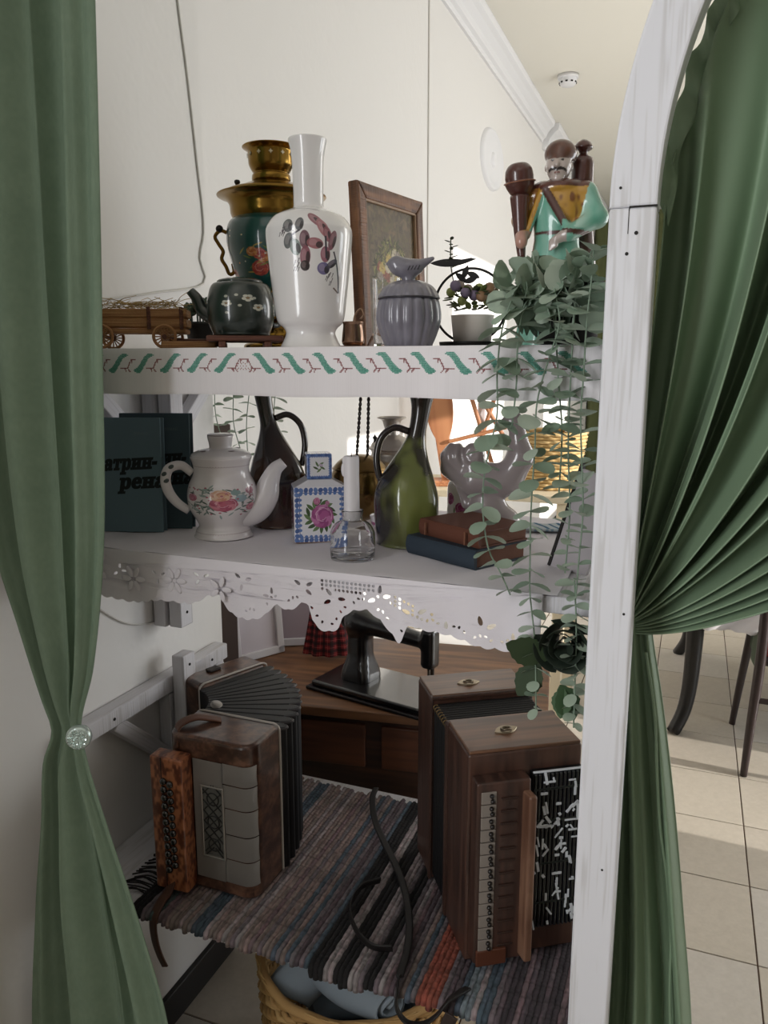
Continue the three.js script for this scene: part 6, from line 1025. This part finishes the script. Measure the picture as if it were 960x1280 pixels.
{
  const plaid = ctex(256, 256, (x, w, h) => { x.fillStyle = '#7d1f22'; x.fillRect(0, 0, w, h); for (let k = 0; k < 4; k++) { x.fillStyle = 'rgba(15,10,12,0.55)'; x.fillRect(k * 64, 0, 26, h); x.fillRect(0, k * 64, w, 26); x.fillStyle = 'rgba(210,120,110,0.5)'; x.fillRect(k * 64 + 44, 0, 4, h); x.fillRect(0, k * 64 + 44, w, 4); } }, 2, 2);
  solo('plaid_cloth', sheet((u, v) => { const a = (u - 0.5) * 2.4, rr = 0.05 + 0.03 * v + 0.006 * Math.sin(u * 28) * v; return V(Math.sin(a) * rr, 0.165 - 0.16 * v, Math.cos(a) * rr * 0.8); }, 60, 24, 0.003), mat('#ffffff', 0.9, { map: plaid }), 'red and black plaid cloth draped beside the sewing machine', 'cloth', [-0.925, TB + 0.001, -1.925], [0, toward(-0.925, -1.925), 0]);
}
// ---------------------------------------------------------------- things further back in the bright room
{
  // white stool seen behind the sewing machine
  const wm = mat('#dcdad8', 0.6);
  const t = thing('white_stool', 'white painted stool in the bright room behind the sewing machine', 'stool', [-0.82, 0, -2.5], 0.2);
  part(t, 'seat', box(0.42, 0.035, 0.34, 0.012, 3), wm, [0, 0.505, 0]);
  for (const sx of [-1, 1]) for (const sz of [-1, 1]) part(t, 'leg', box(0.035, 0.488, 0.035, 0.005), wm, [sx * 0.17, 0.2445, sz * 0.13]);
  for (const sx of [-1, 1]) part(t, 'rail', box(0.025, 0.03, 0.24, 0.004), wm, [sx * 0.17, 0.25, 0]);
}
{
  // wooden rack with distaff board on a side table, straw basket beside it
  const om = mat('#ffffff', 0.55, { map: woodTex('#9a5f3c', '#c98d62', 370, 'v') });
  const s = thing('side_table', 'cream side table along the far wall behind the shelves', 'table', [-0.765, 0, -3.2], 0);
  part(s, 'tabletop', box(0.72, 0.03, 0.42, 0.006), mat('#d8cbb0', 0.6), [0, 0.985, 0]);
  for (const sx of [-1, 1]) for (const sz of [-1, 1]) part(s, 'leg', box(0.045, 0.97, 0.045, 0.006), mat('#d8cbb0', 0.6), [sx * 0.32, 0.485, sz * 0.17]);
  const t = thing('distaff_rack', 'orange wooden spinning rack with paddle and crossed rods', 'spinning rack', [-0.88, 1.0005, -3.15], 0.35);
  part(t, 'base', box(0.3, 0.022, 0.12, 0.006), om, [0, 0.011, 0]);
  const sh = new THREE.Shape(); sh.moveTo(-0.02, 0.02); sh.lineTo(-0.028, 0.2); sh.quadraticCurveTo(-0.07, 0.28, -0.05, 0.44); sh.lineTo(0.05, 0.44); sh.quadraticCurveTo(0.075, 0.28, 0.03, 0.2); sh.lineTo(0.02, 0.02); sh.lineTo(-0.02, 0.02);
  part(t, 'paddle', extrude(sh, 0.016, 0.003, 2), om, [-0.07, 0, 0], [0, 0, 0.12]);
  part(t, 'white_post', box(0.03, 0.46, 0.03, 0.004), mat('#d6cfcf', 0.5), [0.07, 0.25, -0.02]);
  for (const [x, a, l] of [[0.055, 0.32, 0.42], [0.09, -0.3, 0.44], [0.12, 0.55, 0.36]]) part(t, 'rod', new THREE.CylinderGeometry(0.009, 0.009, l, 12), om, [x, 0.27, 0.02], [0, 0, a]);
  part(t, 'cross_rod', new THREE.CylinderGeometry(0.008, 0.008, 0.3, 12).rotateZ(PI / 2), om, [0.08, 0.22, 0.025], [0, 0, 0.25]);
  const st = thing('straw_basket', 'pale straw basket on the cream side table by the far wall', 'basket', [-0.535, 1.0005, -3.22]);
  const pts = (r, y, k) => Array.from({ length: 72 }, (_, i) => { const a = i / 72 * 2 * PI, q = r + 0.004 * Math.cos(a * 18 + k * PI); return V(Math.cos(a) * q, y, Math.sin(a) * q); });
  const sm = [mat('#c2a26b', 0.8), mat('#d2b47e', 0.8)];
  for (let k = 0; k < 16; k++) part(st, 'woven_strand', tube(pts(0.11 + 0.002 * k, 0.008 + k * 0.0145, k), 0.0078, 72, 5, true), sm[k % 2]);
}
// dining table and chair beyond the arch
{
  const bl = mat('#0f0d0d', 0.4), t = thing('dining_table', 'dining table with curved black legs beyond the green curtain', 'table', [0.5, 0, -3.72]);
  part(t, 'tabletop', box(1.15, 0.03, 1.05, 0.008), bl, [0, 0.735, 0]);
  for (const sx of [-1, 1]) for (const sz of [-1, 1]) part(t, 'leg', taperTube([[sx * 0.49, 0.001, sz * 0.49], [sx * 0.475, 0.03, sz * 0.475], [sx * 0.452, 0.09, sz * 0.452], [sx * 0.438, 0.18, sz * 0.438], [sx * 0.432, 0.32, sz * 0.432], [sx * 0.432, 0.72, sz * 0.432]], (q) => 0.026 + 0.014 * q, 30, 14), bl);
  const lace = mat('#e6e2e4', 0.9, { physical: true, transmission: 0.1, thickness: 0 });
  const c = thing('tablecloth', 'white lace tablecloth hanging off the dining table beyond the arch', 'cloth', [0.5, 0.7515, -3.72]);
  // square cloth laid over the table; the border falls, corners fall lower
  part(c, 'cloth_sheet', sheet((u, v) => { const x = (u - 0.5) * 1.72, z = (v - 0.5) * 1.62, cx = clamp(x, -0.585, 0.585), cz = clamp(z, -0.535, 0.535), dx = x - cx, dz = z - cz, d = Math.hypot(dx, dz) + Math.min(Math.abs(dx), Math.abs(dz)) * 0.2; const w = 0.014 * Math.sin(x * 40 + z * 37) * Math.min(1, d * 6); return V(cx + Math.sign(dx) * (Math.min(Math.abs(dx), 0.012) + Math.abs(dx) * 0.05) + (Math.abs(dx) > 0 ? w : 0), 0.002 - d * 0.99 + (d > 0.2 ? 0.008 * Math.abs(Math.sin((x + z) * 60)) : 0), cz + Math.sign(dz) * (Math.min(Math.abs(dz), 0.012) + Math.abs(dz) * 0.05) + (Math.abs(dz) > 0 ? w : 0)); }, 130, 120, 0.002), lace);
}
{
  const bk = mat('#2a1d1c', 0.4), t = thing('dining_chair', 'dark legged chair with red cushion beyond the green curtain', 'chair', [0.475, 0, -3.175], 0);
  for (const [x, z, tx, tz] of [[-0.232, -0.235, 0.045, 0.03], [0.23, -0.235, -0.03, 0.03]]) part(t, 'leg', taperTube([[x, 0.001, z], [x + tx * 0.4, 0.2, z + tz * 0.4], [x + tx, 0.46, z + tz]], (q) => 0.0125 + 0.006 * q, 12, 12), bk);
  for (const [x, tx] of [[-0.21, 0.022], [0.23, -0.03]]) part(t, 'back_leg', taperTube([[x, 0.001, 0.215], [x + tx * 0.4, 0.2, 0.212], [x + tx, 0.46, 0.205], [x + tx, 0.72, 0.22], [x + tx, 0.95, 0.245]], (q) => 0.0125 + 0.006 * Math.sin(PI * q), 24, 12), bk);
  part(t, 'seat', box(0.4, 0.03, 0.4, 0.012, 3), bk, [0.01, 0.435, -0.02]);
  part(t, 'cushion', box(0.38, 0.045, 0.38, 0.02, 4), mat('#8f2026', 0.8), [0.01, 0.473, -0.02]);
  part(t, 'stretcher', box(0.4, 0.018, 0.018, 0.004), bk, [0.01, 0.3, 0.21]);
  for (const y of [0.62, 0.76, 0.9]) part(t, 'back_rail', box(0.38, 0.05, 0.016, 0.005), bk, [0.005, y, 0.215 + (y - 0.62) * 0.09]);
  part(t, 'seat_cloth', sheet((u, v) => V(-0.19 + 0.004 * Math.sin(v * 9), 0.5 - 0.13 * u, mix(-0.2, 0.12, v)).add(V(-0.005 * u, 0, 0.004 * Math.sin(u * 5))), 8, 14, 0.002), mat('#4d5a48', 0.9));
}
renderer.render(scene, camera);
